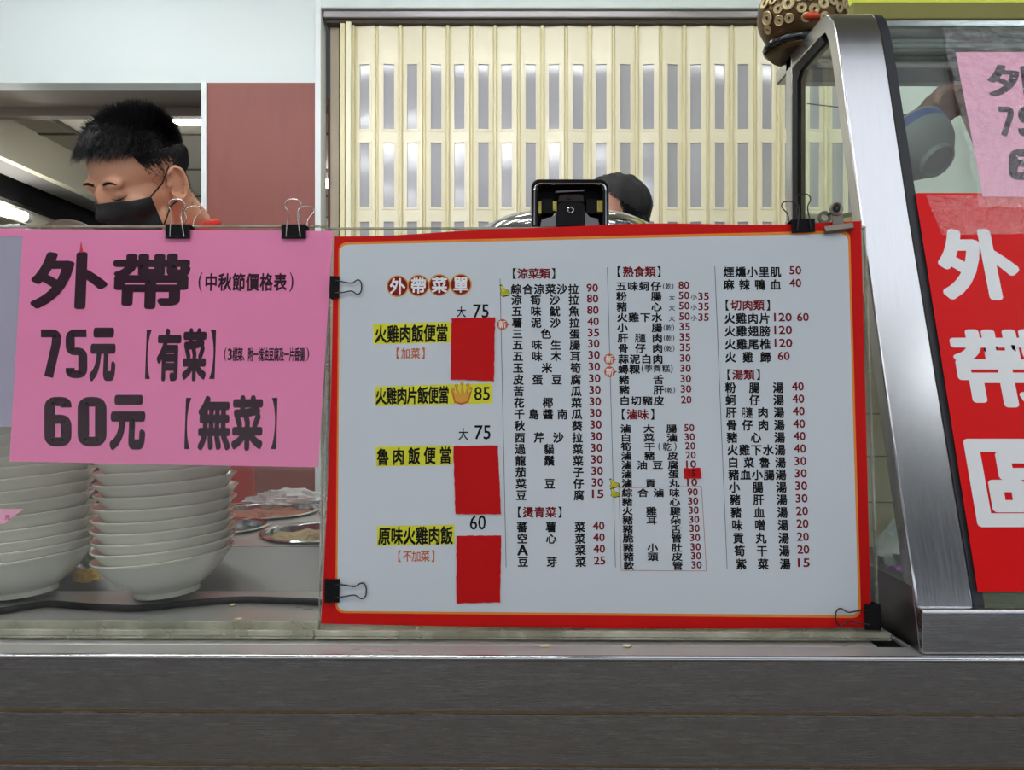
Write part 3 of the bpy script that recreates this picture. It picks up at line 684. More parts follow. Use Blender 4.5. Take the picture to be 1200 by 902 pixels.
# --- right column
C_ = [('煙燻小里肌', 318.7, '50'), ('麻辣鴨血', 333.6, '40')]
for s_, y, p in C_: row(K, s_, 854, 908.8, y, 12, 12); price(p, 931.9, y - 2, 9.6)
for s_, y, p, q in (('火雞肉片', 373, '120', '60'), ('火雞翅膀', 388, '120', ''), ('火雞尾椎', 403.2, '120', ''), ('火雞歸', 418.4, '60', '')):
    t = (y - 373) / 45; row(K, s_, 855 + t, 896 + t, y, 12, 12.2); price(p, 917.3 + t, y - 1.4, 9.6)
    if q: price(q, 940.7, y - 1.6, 9.6)
head('切肉類', (852.3, 900, 862.7, 889.2), 357.6); head('湯類', (854.3, 888.4, 864.4, 877.6), 438.8)
D = [('粉腸湯', 454.2, '40'), ('蚵仔湯', 468.7, '40'), ('肝臁肉湯', 483.3, '40'), ('骨仔肉湯', 498, '40'), ('豬心湯', 512.5, '40'), ('火雞下水湯', 527, '40'), ('白菜魯湯', 541.6, '30'), ('豬血小腸湯', 556, '30'), ('小腸湯', 570.7, '30'), ('豬肝湯', 585.3, '30'), ('豬血湯', 600.2, '20'), ('味噌湯', 615, '20'), ('貢丸湯', 630.2, '20'), ('筍干湯', 645.2, '20'), ('紫菜湯', 660.7, '15')]
for s_, y, p in D:
    t = (y - 454.2) / 206.5; row(K, s_, 856 + 6 * t + 6.5 * t ** 3, 911.8 + 6 * t + 2.2 * t ** 3, y, 12, 12.2); price(p, 934.8 + 7 * t, y - 1.6, 9.6)
# badges reading "new"
for x, y in ((588.8, 380.2), (714, 420.8), (714.4, 435.6)):
    bd = MB(); dsc(bd, x, y, 6.4, 0.0005, 24); u, v, d = MF.hit(x, y); k = d / FPX; bd.add([(u + 5.8 * k, v + 1.6 * k, 0.0005), (u + 5.8 * k, v - 1.6 * k, 0.0005), (u + 9 * k, v, 0.0005)], [(0, 1, 2)])
    bo_ = bd.build('new_badge', M['brick'], mn); nb_ = Ink(MF); nb_.put('新', x, y, 8.6, 8.6, 0.02, z0=0.0007); nb_.build('badge_lettering', M['white_ink'], bo_)
ru = MB()
for q in ((586, 326.5, 593.1, 664.3), (711.6, 313.4, 721.2, 664.5), (837.5, 312, 852, 666.8)):
    MF.quad(ru, ((q[0] - .35, q[1]), (q[2] - .35, q[3]), (q[2] + .35, q[3]), (q[0] + .35, q[1])), 0.00042)
ru.build('column_rule', M['rule'], mn)
rb = MB(); bx = [(725.2, 571.6), (822, 569.6), (827.8, 668.8), (728, 668.2)]
for k in range(4):
    (x0, y0), (x1, y1) = bx[k], bx[(k + 1) % 4]; dx, dy = (0.35, 0) if k % 2 else (0, 0.35)
    MF.quad(rb, ((x0 - dx, y0 - dy), (x0 + dx, y0 + dy), (x1 + dx, y1 + dy), (x1 - dx, y1 - dy)), 0.00042)
rb.build('box_rule', M['rulered'], mn)
# little yellow pointing hands and the crown
def shape(name, m, fr, parent, polys, cx, cy, sc, z=0.0006, out=None):
    b = MB(); ob = MB()
    for pl in polys:
        MF_pts = [(cx + x * sc, cy + y * sc) for x, y in pl]
        b.add([(*fr.uv(*p), z) for p in MF_pts], [tuple(range(len(pl)))])
        if out:
            gx = sum(p[0] for p in MF_pts) / len(pl); gy = sum(p[1] for p in MF_pts) / len(pl)
            ob.add([(*fr.uv(gx + (p[0] - gx) * 1.22, gy + (p[1] - gy) * 1.22), z - 0.0001) for p in MF_pts], [tuple(range(len(pl)))])
    if out: ob.build(name + '_outline', out, parent)
    return b.build(name, m, parent)
def circ(x, y, r, n=14): return [(x + r * math.cos(2 * PI * k / n), y + r * math.sin(2 * PI * k / n)) for k in range(n)]
for x, y in ((591, 341), (719.5, 566.5), (720.4, 577.5)):
    hp = [[(-5, -6), (-3, -6.6), (1, -1), (5, -0.6), (5.6, 4.4), (-1, 6), (-4.5, 3), (-3, 0)], circ(2.6, 1.6, 2.9), circ(-2, 3.4, 2.4)]
    hp = hp if y < 400 else [[(p[0], p[1] * 0.8) for p in q] for q in hp]
    shape('pointing_hand', M['yellow'], MF, mn, hp[:1] + hp[1:], x, y, 0.95, out=M['ink'])
crown = [[(-7, 9), (-10, -3), (-4.4, 2), (-6, -8), (-1, 1), (0.5, -10.5), (3, 1), (7, -8.5), (6.4, 2), (10.5, -4.5), (7, 8.4), (0, 11)]] + [circ(-10, -4.4, 1.7), circ(-6.2, -9.2, 1.7), circ(0.5, -11.6, 1.7), circ(7.3, -9.8, 1.7), circ(10.8, -6, 1.7)]
shape('crown_icon', M['gold'], MF, mn, crown, 541, 461, 1.0, z=0.0008, out=M['brick'])
K.build('black_lettering', M['ink'], mn); RD.build('red_lettering', M['inkred'], mn); WH.build('title_lettering', M['white_ink'], mn)
# red cloth tape patches over old prices
def patch(q, seed):
    rnd = random.Random(seed)
    def w(s_, t_): return (rnd.uniform(-.35, .35) if s_ in (0, 1) else 0, rnd.uniform(-.35, .35) if t_ in (0, 1) else 0)
    b = wavy(MF, *q, n=14, m=18, wave=w, z=0.0016, th=0.0011); o = b.build('price_cover_patch', M['redtape'], mn)
    return o
patch(((529.4, 373), (580.2, 372), (578.8, 446.5), (528, 444.5)), 1)
patch(((531.4, 522.4), (583.4, 521.6), (587, 602.5), (533.6, 602)), 2)
patch(((535, 627.6), (587.4, 627), (586, 705.4), (534.8, 706.4)), 3)
o = patch(((801.4, 548.4), (820.4, 548), (822, 560.6), (801.8, 560.8)), 4)
hk = Ink(MF); hk.put('15', 810.5, 554.3, 7, 7.2, 0.02, rot=-0.12, z0=0.0018); hk.build('handwritten_price', M['ink'], mn)

# ------------------------------------------------------------------ the pink price sign
PF = Frame((0, 0.9085, ZT), uS, vS)
ps = thing('price_sign', 'large pink festival price sign clipped to the acrylic guard', 'sign', mw=PF.M)
wavy(PF, (27, 268.5), (390, 270.5), (373, 547.5), (11, 540.5), th=0.0006).build('pink_sheet', M['pink'], ps)
PK = Ink(PF)
def pk(s_, x0, x1, y0, y1, bold=0.05, cop=10, ink=True): PK.put(s_, (x0 + x1) / 2, (y0 + y1) / 2, x1 - x0, y1 - y0, bold, cop, z0=0.0003, ink=ink)
pk('外', 39, 124, 297, 360, 0.035); pk('帶', 135, 220, 299, 360, 0.035)
pk('(', 232.5, 237, 319, 342, 0.0, ink=True); pk(')', 339.5, 344, 319, 342, 0.0)
for i, c in enumerate('中秋節價格表'): PK.put(c, 247.5 + 16.2 * i, 330.5, 14.6, 20, 0.03, 6, z0=0.0003)
PK.digit('7', 47, 72, 386, 443, 0.44); PK.digit('5', 77, 102.5, 386, 443, 0.42); pk('元', 107, 134.5, 387, 444, 0.05)
pk('【', 171, 177, 386, 444, 0.0); pk('有', 185, 211, 387, 444, 0.045); pk('菜', 215, 241, 387, 444, 0.045); pk('】', 246, 252.5, 386, 444, 0.0)
pk('(', 262.5, 265.5, 407, 423, 0.0); pk(')', 359, 362.5, 407, 423, 0.0)
for i, c in enumerate('3樣菜、附一塊油豆腐及一片香腸'): PK.put(c, 269.5 + 6.05 * i * 14 / 14, 415.2, 4.6 if c == '3' else 6, 13 if c == '3' else 15.5, 0.03, 4, z0=0.0003)
PK.digit('6', 52, 84, 465, 523, 0.40); PK.digit('0', 91, 125, 465, 523, 0.40); pk('元', 131, 169, 466, 524, 0.05)
pk('【', 217, 223.5, 466, 526, 0.0); pk('無', 233.5, 269, 466, 525, 0.042); pk('菜', 273, 307, 466, 525, 0.045); pk('】', 318, 324.5, 466, 526, 0.0)
PK.build('lettering', M['pinkink'], ps)

rp = MB(); PF.quad(rp, ((93.2, 296), (97.8, 295.5), (95.2, 282)), 0.0004); rp.build('red_pen_mark', M['pen'], ps)
wavy(PF, (-40, 268.5), (384, 266.5), (381, 552), (5, 545), z=0.0012, th=0.0003, wave=lambda s_, t_: (1.5 * math.sin(t_ * 21) * s_, 0)).build('plastic_sleeve', M['film'], ps)
# paper behind it, at the frame's left edge
ls = thing('notice_sheet', 'lavender sheet with a pink header beside the pink price sign', 'sign', mw=PF.M)
wavy(PF, (-90, 278), (30, 276.5), (16, 500), (-100, 500), z=-0.0014, th=0.0006).build('sheet', M['lavender'], ls)
wavy(PF, (-90, 266.5), (30, 267.5), (30, 276.6), (-90, 277), z=-0.0009, th=0.0005).build('header_strip', M['pink'], ls)
sc_ = thing('paper_tag', 'small pink paper scrap stuck low on the guard before the bowls', 'paper', mw=PF.M)
wavy(PF, (-30, 596), (27, 596.5), (4, 613.5), (-30, 616), z=-0.0012, th=0.0005).build('paper', M['pink_light'], sc_)
tg = Ink(PF); tg.put('元', 8, 606, 6, 6, 0.02, z0=-0.0009); tg.build('lettering', mat('purple ink', (160, 60, 120), 0.5), sc_)

# crumpled film between the two signs
fl_ = thing('plastic_film', 'crumpled clear film hanging at the split beside the menu board', 'film', mw=PF.M)
wavy(PF, (383, 272), (391, 280), (382, 716), (374.5, 720), n=8, m=60, z=-0.001, th=0.0003, wave=lambda s_, t_: (2.2 * math.sin(t_ * 37 + s_ * 3) * (0.4 + s_ * .3), 0)).build('film', M['crinkle'], fl_)

# ------------------------------------------------------------------ clips
def binder_clip(label, fr, x, y, w, h, rot=0.0, fold=False, tilt_=0.0, dark=False, depth=0.0085, hl=0.026):
    """w: width along the edge, h: how far it reaches onto the sheet; local up points off the sheet's edge"""
    u, v = fr.uv(x, y)
    mw = fr.M @ Matrix.Translation((u, v, -0.003)) @ Matrix.Rotation(rot, 4, 'Z')
    t = thing('binder_clip', label, 'clip', mw=mw, group='clips holding the signs')
    hw_ = w / 2; b = MB()
    prof = [(0.0055, 0), (0.0066, 0.0008), (depth, h * 0.93), (depth - 0.0008, h), (-depth + 0.0008, h), (-depth, h * 0.93), (-0.0066, 0.0008), (-0.0055, 0), (-0.0056, 0.0014), (-depth + 0.0012, h * 0.9), (depth - 0.0012, h * 0.9), (0.0056, 0.0014)]
    b.prism([(-hw_, yy, zz) for zz, yy in prof], (w, 0, 0))
    for zz in (0.0062, -0.0062): b.tube([(-hw_, 0.0008, zz), (hw_, 0.0008, zz)], 0.0011, 8)
    b.build('body', M['black_clip'], t, bevel=0.0003)
    def handle(side, up, shift=0.0, lean=0.0):
        pts = []; zf = side * (0.0075)
        sgn = 1 if up else -1
        base = [(-0.32, 0.0), (-0.27, 0.3), (-0.20, 0.62), (-0.36, 0.82), (-0.33, 0.93), (-0.16, 1.0), (0.16, 1.0), (0.33, 0.93), (0.36, 0.82), (0.20, 0.62), (0.27, 0.3), (0.32, 0.0)]
        L = (h + hl) if up else hl
        for a, q in base:
            yy = 0.0015 + q * L if up else 0.004 - q * L
            on = min(1, max(0, (yy / h))) if up else 0
            zz = side * (0.0078 + (depth - 0.006) * on) + (lean * q * L if up else 0)
            if not up: zz = side * (0.0085 + (0.0 if q < .2 else -0.002))
            pts.append(Vector((a * w * 0.9 + shift * q, yy, zz)))
        sm_ = []
        for i in range(len(pts) - 1):
            for k in range(4):
                p0, p1, p2, p3 = pts[max(i - 1, 0)], pts[i], pts[i + 1], pts[min(i + 2, len(pts) - 1)]; q = k / 4
                sm_.append(0.5 * ((2 * p1) + (p2 - p0) * q + (2 * p0 - 5 * p1 + 4 * p2 - p3) * q * q + (3 * p1 - p0 - 3 * p2 + p3) * q ** 3))
        sm_.append(pts[-1])
        MB().tube(sm_, 0.00075, 7).build('handle', M['wire_dark'] if dark else M['wire'], t, smooth=True)
    if fold: handle(1, False); handle(-1, False)
    else: handle(1, True, 0.0, 0.05); handle(-1, True, tilt_, -0.1)
    return t
binder_clip('black binder clip on the pink sign, beside the neck of the masked person', PF, 209.5, 280, 0.0285, 0.0165, tilt_=0.010)
binder_clip('black binder clip on the pink sign, before the reddish wood panel', PF, 345, 280, 0.0285, 0.0165, tilt_=0.010)
binder_clip('black binder clip on the top edge of the menu, beside the silver clip', MF, 940.5, 273, 0.0270, 0.0155, rot=0.05, tilt_=-0.008, dark=True)
binder_clip('black binder clip on the side of the menu, level with its red title', MF, 398, 337, 0.0255, 0.0105, rot=PI / 2, fold=True, dark=True, hl=0.030)
binder_clip('black binder clip at the lower corner of the menu, above the cable end', MF, 398.5, 691.5, 0.0260, 0.0165, rot=PI / 2, fold=True, dark=True, hl=0.034)
binder_clip('black binder clip at the lower corner of the menu, beside the display case', MF, 1012, 722, 0.0280, 0.0170, rot=-PI / 2, fold=True, dark=True, hl=0.036)
# silver bulldog clip
u, v = MF.uv(981, 268)
bl = thing('bulldog_clip', 'silver round-eyed bulldog clip on the top corner of the menu', 'clip', mw=MF.M @ Matrix.Translation((u, v, 0.0)) @ Matrix.Rotation(0.14, 4, 'Z'), group='clips holding the signs')
nk = mat('dull nickel', (128, 120, 112), 0.42, 1.0, noise=0.15, nscale=40)
MB().prism([(-0.0165, -0.0045, 0.001), (-0.0165, 0.0035, 0.003), (-0.0165, 0.004, 0.006), (-0.0165, -0.003, 0.0075), (-0.0165, -0.0055, 0.004)], (0.033, 0, 0)).build('front_jaw', nk, bl, bevel=0.0006)
MB().prism([(-0.0165, -0.0045, -0.007), (-0.0165, 0.0035, -0.009), (-0.0165, 0.004, -0.012), (-0.0165, -0.003, -0.0135)], (0.033, 0, 0)).build('back_jaw', nk, bl)
MB().prism([(-0.0065, 0.002, 0.0045), (0.0065, 0.002, 0.0045), (0.006, 0.014, 0.006), (0.008, 0.022, 0.006), (-0.008, 0.022, 0.006), (-0.006, 0.014, 0.006)], (0, 0, 0.001)).build('plate', nk, bl)
R_ = Matrix.Translation((0, 0.0215, 0.006))
MB().lathe([(0.0042, 0), (0.0078, 0), (0.0082, 0.001), (0.0078, 0.0022), (0.0066, 0.0026), (0.0046, 0.0014)], 32, R_, closed=True).build('eye_ring', nk, bl, smooth=True)
MB().lathe([(0.0001, 0.0012), (0.0042, 0.001), (0.0042, -0.002), (0.0001, -0.002)], 24, R_).build('eye_recess', M['dark'], bl)
MB().lathe([(0.0001, 0.0035), (0.0014, 0.0034), (0.0018, 0.002), (0.0018, -0.02), (0.0001, -0.02)], 16, R_).build('rivet', M['chrome'], bl, smooth=True)
MB().lathe([(0.0042, -0.018), (0.0078, -0.018), (0.0078, -0.016), (0.0042, -0.016)], 28, Matrix.Translation((-0.005, 0.019, 0)), closed=True).build('rear_ring', nk, bl, smooth=True)

# ------------------------------------------------------------------ bowls
prof_out = [(0.0001, 0.004), (0.034, 0.004), (0.036, 0.0), (0.041, 0.0), (0.0415, 0.007), (0.048, 0.0105), (0.062, 0.020), (0.075, 0.032), (0.084, 0.0425), (0.0905, 0.0500), (0.0940, 0.0525)]
prof_in = [(0.0945, 0.0540), (0.0925, 0.0545), (0.0880, 0.0520), (0.080, 0.0440), (0.070, 0.033), (0.056, 0.0225), (0.040, 0.0145), (0.020, 0.0125), (0.0001, 0.012)]
b0 = MB().lathe([(r * (1 if r < .045 else .045 / r + (1 - .045 / r) * .90), z) for r, z in prof_out + prof_in], 64).build('bowl', M['bowl'], smooth=True)
ordn = ['bottom', 'second', 'third', 'fourth', 'fifth', 'sixth', 'seventh', 'eighth', 'ninth', 'tenth', 'eleventh', 'twelfth', 'thirteenth', 'fourteenth']
BY = 1.079
def stack(xpix, n, tilts, steps, group, where, firstuse):
    z = 0.0
    for i in range(n):
        if firstuse and i == 0: o = b0
        else: o = b0.copy(); COL.objects.link(o)
        ta = tilts[i] if i < len(tilts) else tilts[-1]
        o.location = (Xp(xpix + random.uniform(-1.0, 1.0) + (2.5 if i > 4 else 0) * (1 if firstuse else 0), BY), BY + random.uniform(-.001, .001), ZT + 0.0012 + z + 0.036 * abs(math.sin(math.radians(tilts[0]))) )
        o.rotation_euler = (math.radians(random.uniform(-.6, .6)), math.radians(ta), random.uniform(0, 6))
        # tilt must not turn with the spin about the bowl's own axis
        o.rotation_euler = (Matrix.Rotation(math.radians(-ta), 3, 'Y') @ Matrix.Rotation(random.uniform(0, 6), 3, 'Z')).to_euler()
        lab = ('white ceramic bowl, %s of the stack %s' % ('bottom one' if i == 0 else ('topmost' if i == n - 1 else ordn[i] + ' from the bottom'), where))
        tag(o, lab, 'bowl', group)
        z += steps[i] if i < len(steps) else steps[-1]
stack(196, 12, [5.2, 4.6, 4.2, 3.6, 3.4, 3.2, 3.0, 3.6, 4.2, 3.2, 2.0, 2.0], [0.0135, 0.0125, 0.0135, 0.0135, 0.0155, 0.0155, 0.0150, 0.0150, 0.0130, 0.012, 0.012], 'white bowls stacked beside the menu board', 'nearer the menu board', True)
stack(29, 14, [5.0, 4.6, 4.2, 4.2, 4.6, 5.0, 4.8, 4.4, 4.4, 4.0, 3.5, 3, 3, 3], [0.0125, 0.0125, 0.0150, 0.0165, 0.0165, 0.0150, 0.0160, 0.0140, 0.0140, 0.014, 0.014, 0.014, 0.014], 'white bowls stacked under the pink tag', 'behind the pink paper tag', False)

# ------------------------------------------------------------------ cable and scraps on the shelf
cp = [px(x, y, FPX * (H - 0.0045) / (y - 451)) for x, y in ((-40, 716), (0, 715.5), (30, 711), (60, 707.5), (110, 711), (165, 712.5), (220, 707), (280, 702.5), (330, 703.5), (390, 706), (470, 708))]
cp = [Vector((p.x, p.y - 0.013 if False else p.y, ZT + 0.0046)) for p in cp]
dn = []
for i in range(len(cp) - 1):
    for k in range(8):
        p0, p1, p2, p3 = cp[max(i - 1, 0)], cp[i], cp[i + 1], cp[min(i + 2, len(cp) - 1)]; q = k / 8
        dn.append(0.5 * ((2 * p1) + (p2 - p0) * q + (2 * p0 - 5 * p1 + 4 * p2 - p3) * q * q + (3 * p1 - p0 - 3 * p2 + p3) * q ** 3))
tag(MB().tube(dn, 0.0042, 10).build('power_cable', M['cable'], smooth=True), 'black cable lying along the shelf before the bowls', 'cable')
def onz(x, y, dz=0.0): Y = FPX * H / (y - 451); p = px(x, y, Y); return (p.x, p.y, ZT + dz + 0.0003)
blob('pickle_scrap', 'yellow pickle scrap between the two bowl stacks', 'food', (Xp(101, 1.13), 1.13, ZT + 0.001), (0.020, 0.015, 0.012), M['yel_food'], 0.3, 3, 24, 12, 3)
blob('leaf_scrap', 'green leafy clump standing between the two bowl stacks', 'food', (Xp(104, 1.158), 1.158, ZT + 0.001), (0.019, 0.010, 0.022), M['green_food'], 0.3, 3, 24, 12, 5)
blob('garnish_scrap', 'yellow green scrap at the foot of the stack behind the pink tag', 'food', (Xp(-20, 1.0), 1.0, ZT + 0.001), (0.016, 0.009, 0.007), mat('yellow green leaf', (190, 196, 70), 0.5, noise=0.2, nscale=40), 0.3, 3, 24, 12, 8)
for x, y, r, s_ in ((273, 710, 0.0042, 'round yellowish crumb beside the cable'), (279, 727, 0.0046, 'pale crumb at the foot of the guard, before the round crumb'), (313, 690, 0.006, 'brown flake under the steel step')):
    blob('crumb', s_, 'crumb', onz(x, y), (r, r * 0.8, r * 0.4), M['crumb'] if 'brown' not in s_ else M['food_brown'], 0.25, 3, 16, 8, int(x))
for x, y, s_ in ((640, 735.5, 'pale crumb in front of the menu, under the red patches'), (735, 736, 'pale crumb in front of the menu, farther along the ledge')):
    p = onz(x, 757); blob('crumb', s_, 'crumb', (p[0], 0.874, ZT + 0.0102) if False else (Xp(x, 0.868), 0.866, ZT + 0.0003), (0.005, 0.0025, 0.0016), M['crumb'], 0.25, 3, 16, 8, x)

# ================================================================== THE DISPLAY CASE ON THE RIGHT
CX = 0.426                                                 # its left side
def fy(z):                                                 # front profile: depth at height z over the eye line
    pts = [(-0.28, 0.843), (-0.215, 0.857), (-0.138, 0.882), (0.21, 0.992), (0.378, 1.040), (0.4195, 1.052), (0.445, 1.060), (0.465, 1.067), (0.485, 1.078), (0.498, 1.090), (0.504, 1.102)]
    for (a, b), (c, d) in zip(pts, pts[1:]):
        if z <= c: return b + (d - b) * (z - a) / (c - a)
    return pts[-1][1]
dc = thing('display_case', 'stainless steel and glass food display case with sloping front', 'display case', (CX, 0.843, ZT))
D0 = Vector((-CX, -0.843, -ZT))
zl = [-0.234, -0.19, -0.138, -0.05, 0.05, 0.13, 0.21, 0.30, 0.378, 0.4195, 0.445, 0.465, 0.485, 0.498, 0.504]
band = [(fy(z), CZ + z) for z in zl]
top_l = [(1.13, CZ + 0.506), (1.235, CZ + 0.506)]
TH = 0.024
def offs(pts, d):
    out = []
    for i, p in enumerate(pts):
        a = Vector(pts[max(i - 1, 0)]); b = Vector(pts[min(i + 1, len(pts) - 1)]); t = (b - a).normalized(); n = Vector((t.y, -t.x)); out.append((p[0] + n.x * d, p[1] + n.y * d))
    return out
outer = band + top_l; inner = offs(outer, TH)
def strip(x0, x1, o_, i_, cap=True):
    mb = MB(); n = len(o_)
    vs = [Vector((x, y, z)) + D0 for x in (x0, x1) for y, z in o_] + [Vector((x, y, z)) + D0 for x in (x0, x1) for y, z in i_]
    fs = []
    for k in range(n - 1):
        fs += [(k, k + 1, n + k + 1, n + k), (2 * n + k, 3 * n + k, 3 * n + k + 1, 2 * n + k + 1), (k, 2 * n + k, 2 * n + k + 1, k + 1), (n + k, n + k + 1, 3 * n + k + 1, 3 * n + k)]
    fs += [(0, n, 3 * n, 2 * n), (n - 1, 3 * n - 1, 4 * n - 1, 2 * n - 1)]
    return mb.add(vs, fs)
strip(CX, CX + 0.060, outer, inner).build('corner_frame', M['steel_side'], dc, smooth=True, bevel=0.002)
g0, g1 = offs(band, 0.001), offs(band, 0.016)
strip(CX + 0.0602, CX + 0.072, g0, g1).build('gasket', M['rubber'], dc, smooth=True)
XR = 1.75
gl0, gl1 = offs(band, 0.008), offs(band, 0.013)
strip(CX + 0.072, XR, gl0, gl1).build('front_glass', M['glass'], dc, smooth=True)
# steel cover, back post and side frame
mb = MB(); mb.box((CX + 0.0602, 1.10, CZ + 0.484), (XR, 1.31, CZ + 0.497)); mb.box((CX, 1.236, CZ + 0.484), (CX + 0.0602, 1.31, CZ + 0.506)); mb = MB().add([Vector(v) + D0 for v in mb.v], mb.f); mb.build('top_cover', M['steel_side'], dc, bevel=0.003)
def dbox(a, b, name, m, bevel=0.0, smooth=False):
    q = MB().box(a, b); return MB().add([Vector(v) + D0 for v in q.v], q.f).build(name, m, dc, bevel=bevel)
dbox((CX, 1.235, ZT + 0.002), (CX + 0.018, 1.262, CZ + 0.506), 'back_post', M['steel_side'], 0.002)
# black side gasket: up the back and along the sloping top inside edge
mb = MB(); pts = [(1.213, ZT + 0.066), (1.235, ZT + 0.066), (1.235, CZ + 0.40), (1.236, CZ + 0.482), (1.12, CZ + 0.482), (1.108, CZ + 0.468), (1.20, CZ + 0.466), (1.213, CZ + 0.455)]
mb.prism([Vector((CX + 0.001, y, z)) + D0 for y, z in pts], (0.012, 0, 0)); mb.build('side_gasket', M['black'], dc)
sg_ = [(fy(-0.214) + 0.026, ZT + 0.066)] + [(y + 0.002, z) for y, z in inner[1:12]] + [(1.118, CZ + 0.478), (1.214, CZ + 0.478), (1.214, ZT + 0.066)]
mb = MB(); mb.prism([Vector((CX + 0.004, y, z)) + D0 for y, z in sg_], (0.004, 0, 0)); mb.build('side_glass', M['glass'], dc)
# base: side panel and projecting front box
mb = MB(); mb.prism([Vector((CX - 0.0005, y, z)) + D0 for y, z in ((0.8455, ZT + 0.001), (1.262, ZT + 0.001), (1.262, ZT + 0.066), (0.862, ZT + 0.066))], (0.02, 0, 0)); mb.build('side_base', M['steel_dark'], dc, bevel=0.001)
mb = MB(); mb.prism([Vector((CX, y, z)) + D0 for y, z in ((0.8405, ZT + 0.001), (0.8408, ZT + 0.0450), (0.8435, ZT + 0.0475), (0.905, ZT + 0.0475), (0.905, ZT + 0.001))], (XR - CX, 0, 0)); mb.build('front_base', M['steel'], dc, bevel=0.0015)
dbox((CX + 0.02, 0.905, ZT + 0.02), (XR, 1.26, ZT + 0.03), 'tray', M['steel_dark'])
dbox((CX + 0.018, 1.240, ZT + 0.002), (XR, 1.262, CZ + 0.262), 'back_panel', M['warm_reflection'])
q = MB()
for z in (0.03, 0.10, 0.17, 0.235): q.box((CX + 0.018, 1.2385, CZ - 0.28 + z), (XR, 1.2402, CZ - 0.28 + z + 0.002))
MB().add([Vector(v) + D0 for v in q.v], q.f).build('back_grooves', mat('panel joint', (150, 140, 116), 0.6), dc)
dbox((CX + 0.02, 1.240, CZ + 0.464), (XR, 1.262, CZ + 0.4838), 'back_rail', mat('dark steel rail', (74, 78, 80), 0.4, 0.8), 0.002)
q = MB(); q.tube([(CX + 0.075, 1.14, CZ + 0.477), (XR, 1.14, CZ + 0.477)], 0.0042, 10); q.tube([(CX + 0.03, 1.205, CZ + 0.4755), (XR, 1.205, CZ + 0.4755)], 0.004, 10)
MB().add([Vector(v) + D0 for v in q.v], q.f).build('rod_highlight', M['fixture'], dc, smooth=True)  # white colour stands in for the bright highlights along these bars
q = MB(); q.tube([(CX + 0.02, 1.225, CZ + 0.425), (0.62, 1.225, CZ + 0.405)], 0.0009, 6); MB().add([Vector(v) + D0 for v in q.v], q.f).build('wire', M['black'], dc)
# things inside the case
blob('plastic_bag', 'white plastic bag standing inside the display case corner', 'bag', (CX + 0.062, 1.0, ZT + 0.032), (0.03, 0.04, 0.045), M['foam'], 0.2, 3, seed=11)
fw = thing('flower', 'purple flower head beside the white bag inside the case', 'flower', (CX + 0.024, 0.945, ZT + 0.031))
pe = MB()
for k in range(9):
    a = 2 * PI * k / 9; pe.ell((0.008 * math.cos(a), 0.006 * math.sin(a), 0.028 + 0.005 * math.sin(k * 2.1)), (0.007, 0.005, 0.006), 10, 6)
pe.build('petals', M['purple'], fw, smooth=True); MB().tube([(0, 0, 0), (0, 0, 0.026)], 0.0016, 6).build('stem', M['green_food'], fw)
pt = thing('pot', 'dull grey pot with yellow rim strip inside the case, behind the bulldog clip', 'pot', (0.535, 1.19, CZ + 0.12))
MB().lathe([(0.0001, 0), (0.052, 0), (0.058, 0.006), (0.060, 0.122), (0.064, 0.126), (0.056, 0.126), (0.055, 0.01), (0.0001, 0.01)], 40).build('body', M['pot'], pt, smooth=True)
MB().lathe([(0.0604, 0.112), (0.0612, 0.112), (0.0612, 0.120), (0.0604, 0.120)], 40, closed=True).build('rim_strip', M['yel_tab'], pt)
dbox((CX + 0.02, 1.10, CZ + 0.112), (XR, 1.238, CZ + 0.1195), 'shelf', M['steel_dark'])

# signs on the sloping glass
gA, gB = Vector((0.9, fy(-0.138), CZ - 0.138)), Vector((0.9, fy(0.21), CZ + 0.21))
GF = Frame((0.6, gA.y - 0.0035, gA.z), (1, 0, 0), gB - gA)
rs = thing('takeaway_sign', 'red vertical takeaway area sign with white characters on the sloping glass', 'sign', mw=GF.M)
wavy(GF, (1073, 226), (1330, 226), (1388, 694), (1146, 693), n=8, m=8, th=0.001).build('sheet', M['redsign'], rs, bevel=0.0004)
RI = Ink(GF)
for c, x, y, w, h, b in (('外', 1146, 309.5, 86, 80, 0.045), ('帶', 1178, 431, 112, 86, 0.032), ('區', 1196, 565, 110, 92, 0.034)): RI.put(c, x, y, w, h, b, 14, ink=True)
RI.build('lettering', M['white_ink'], rs)
p2 = thing('price_sign', 'pink price sign wrapped in clear film on the sloping glass', 'sign', mw=GF.M)
# upper glass leans a little more: follow it
uA, uB = Vector((0.9, fy(0.21), CZ + 0.21)), Vector((0.9, fy(0.40), CZ + 0.40))
QF = Frame((0.6, uA.y - 0.004, uA.z), (1, 0, 0), uB - uA); p2.matrix_world = QF.M
wavy(QF, (1120, 61), (1330, 61), (1350, 231), (1152, 230), n=8, m=8, th=0.0006).build('pink_sheet', M['pink_light'], p2)
QI = Ink(QF)
def qk(s_, x0, x1, y0, y1, b, rot=0.0): QI.put(s_, (x0 + x1) / 2, (y0 + y1) / 2, x1 - x0, y1 - y0, b, 10, z0=0.0003, ink=True, rot=rot)
qk('外', 1159, 1225, 76, 116, 0.035, -0.06); QI.digit('7', 1169, 1188, 125, 160, 0.40); QI.digit('5', 1193, 1215, 125, 160, 0.40); qk('元', 1220, 1248, 126, 160, 0.05)
QI.digit('6', 1182, 1210, 175, 211, 0.38); QI.digit('0', 1216, 1244, 175, 211, 0.38); qk('元', 1250, 1280, 176, 211, 0.05); qk('帶', 1238, 1300, 76, 116, 0.035)
QI.build('lettering', M['pinkink'], p2)
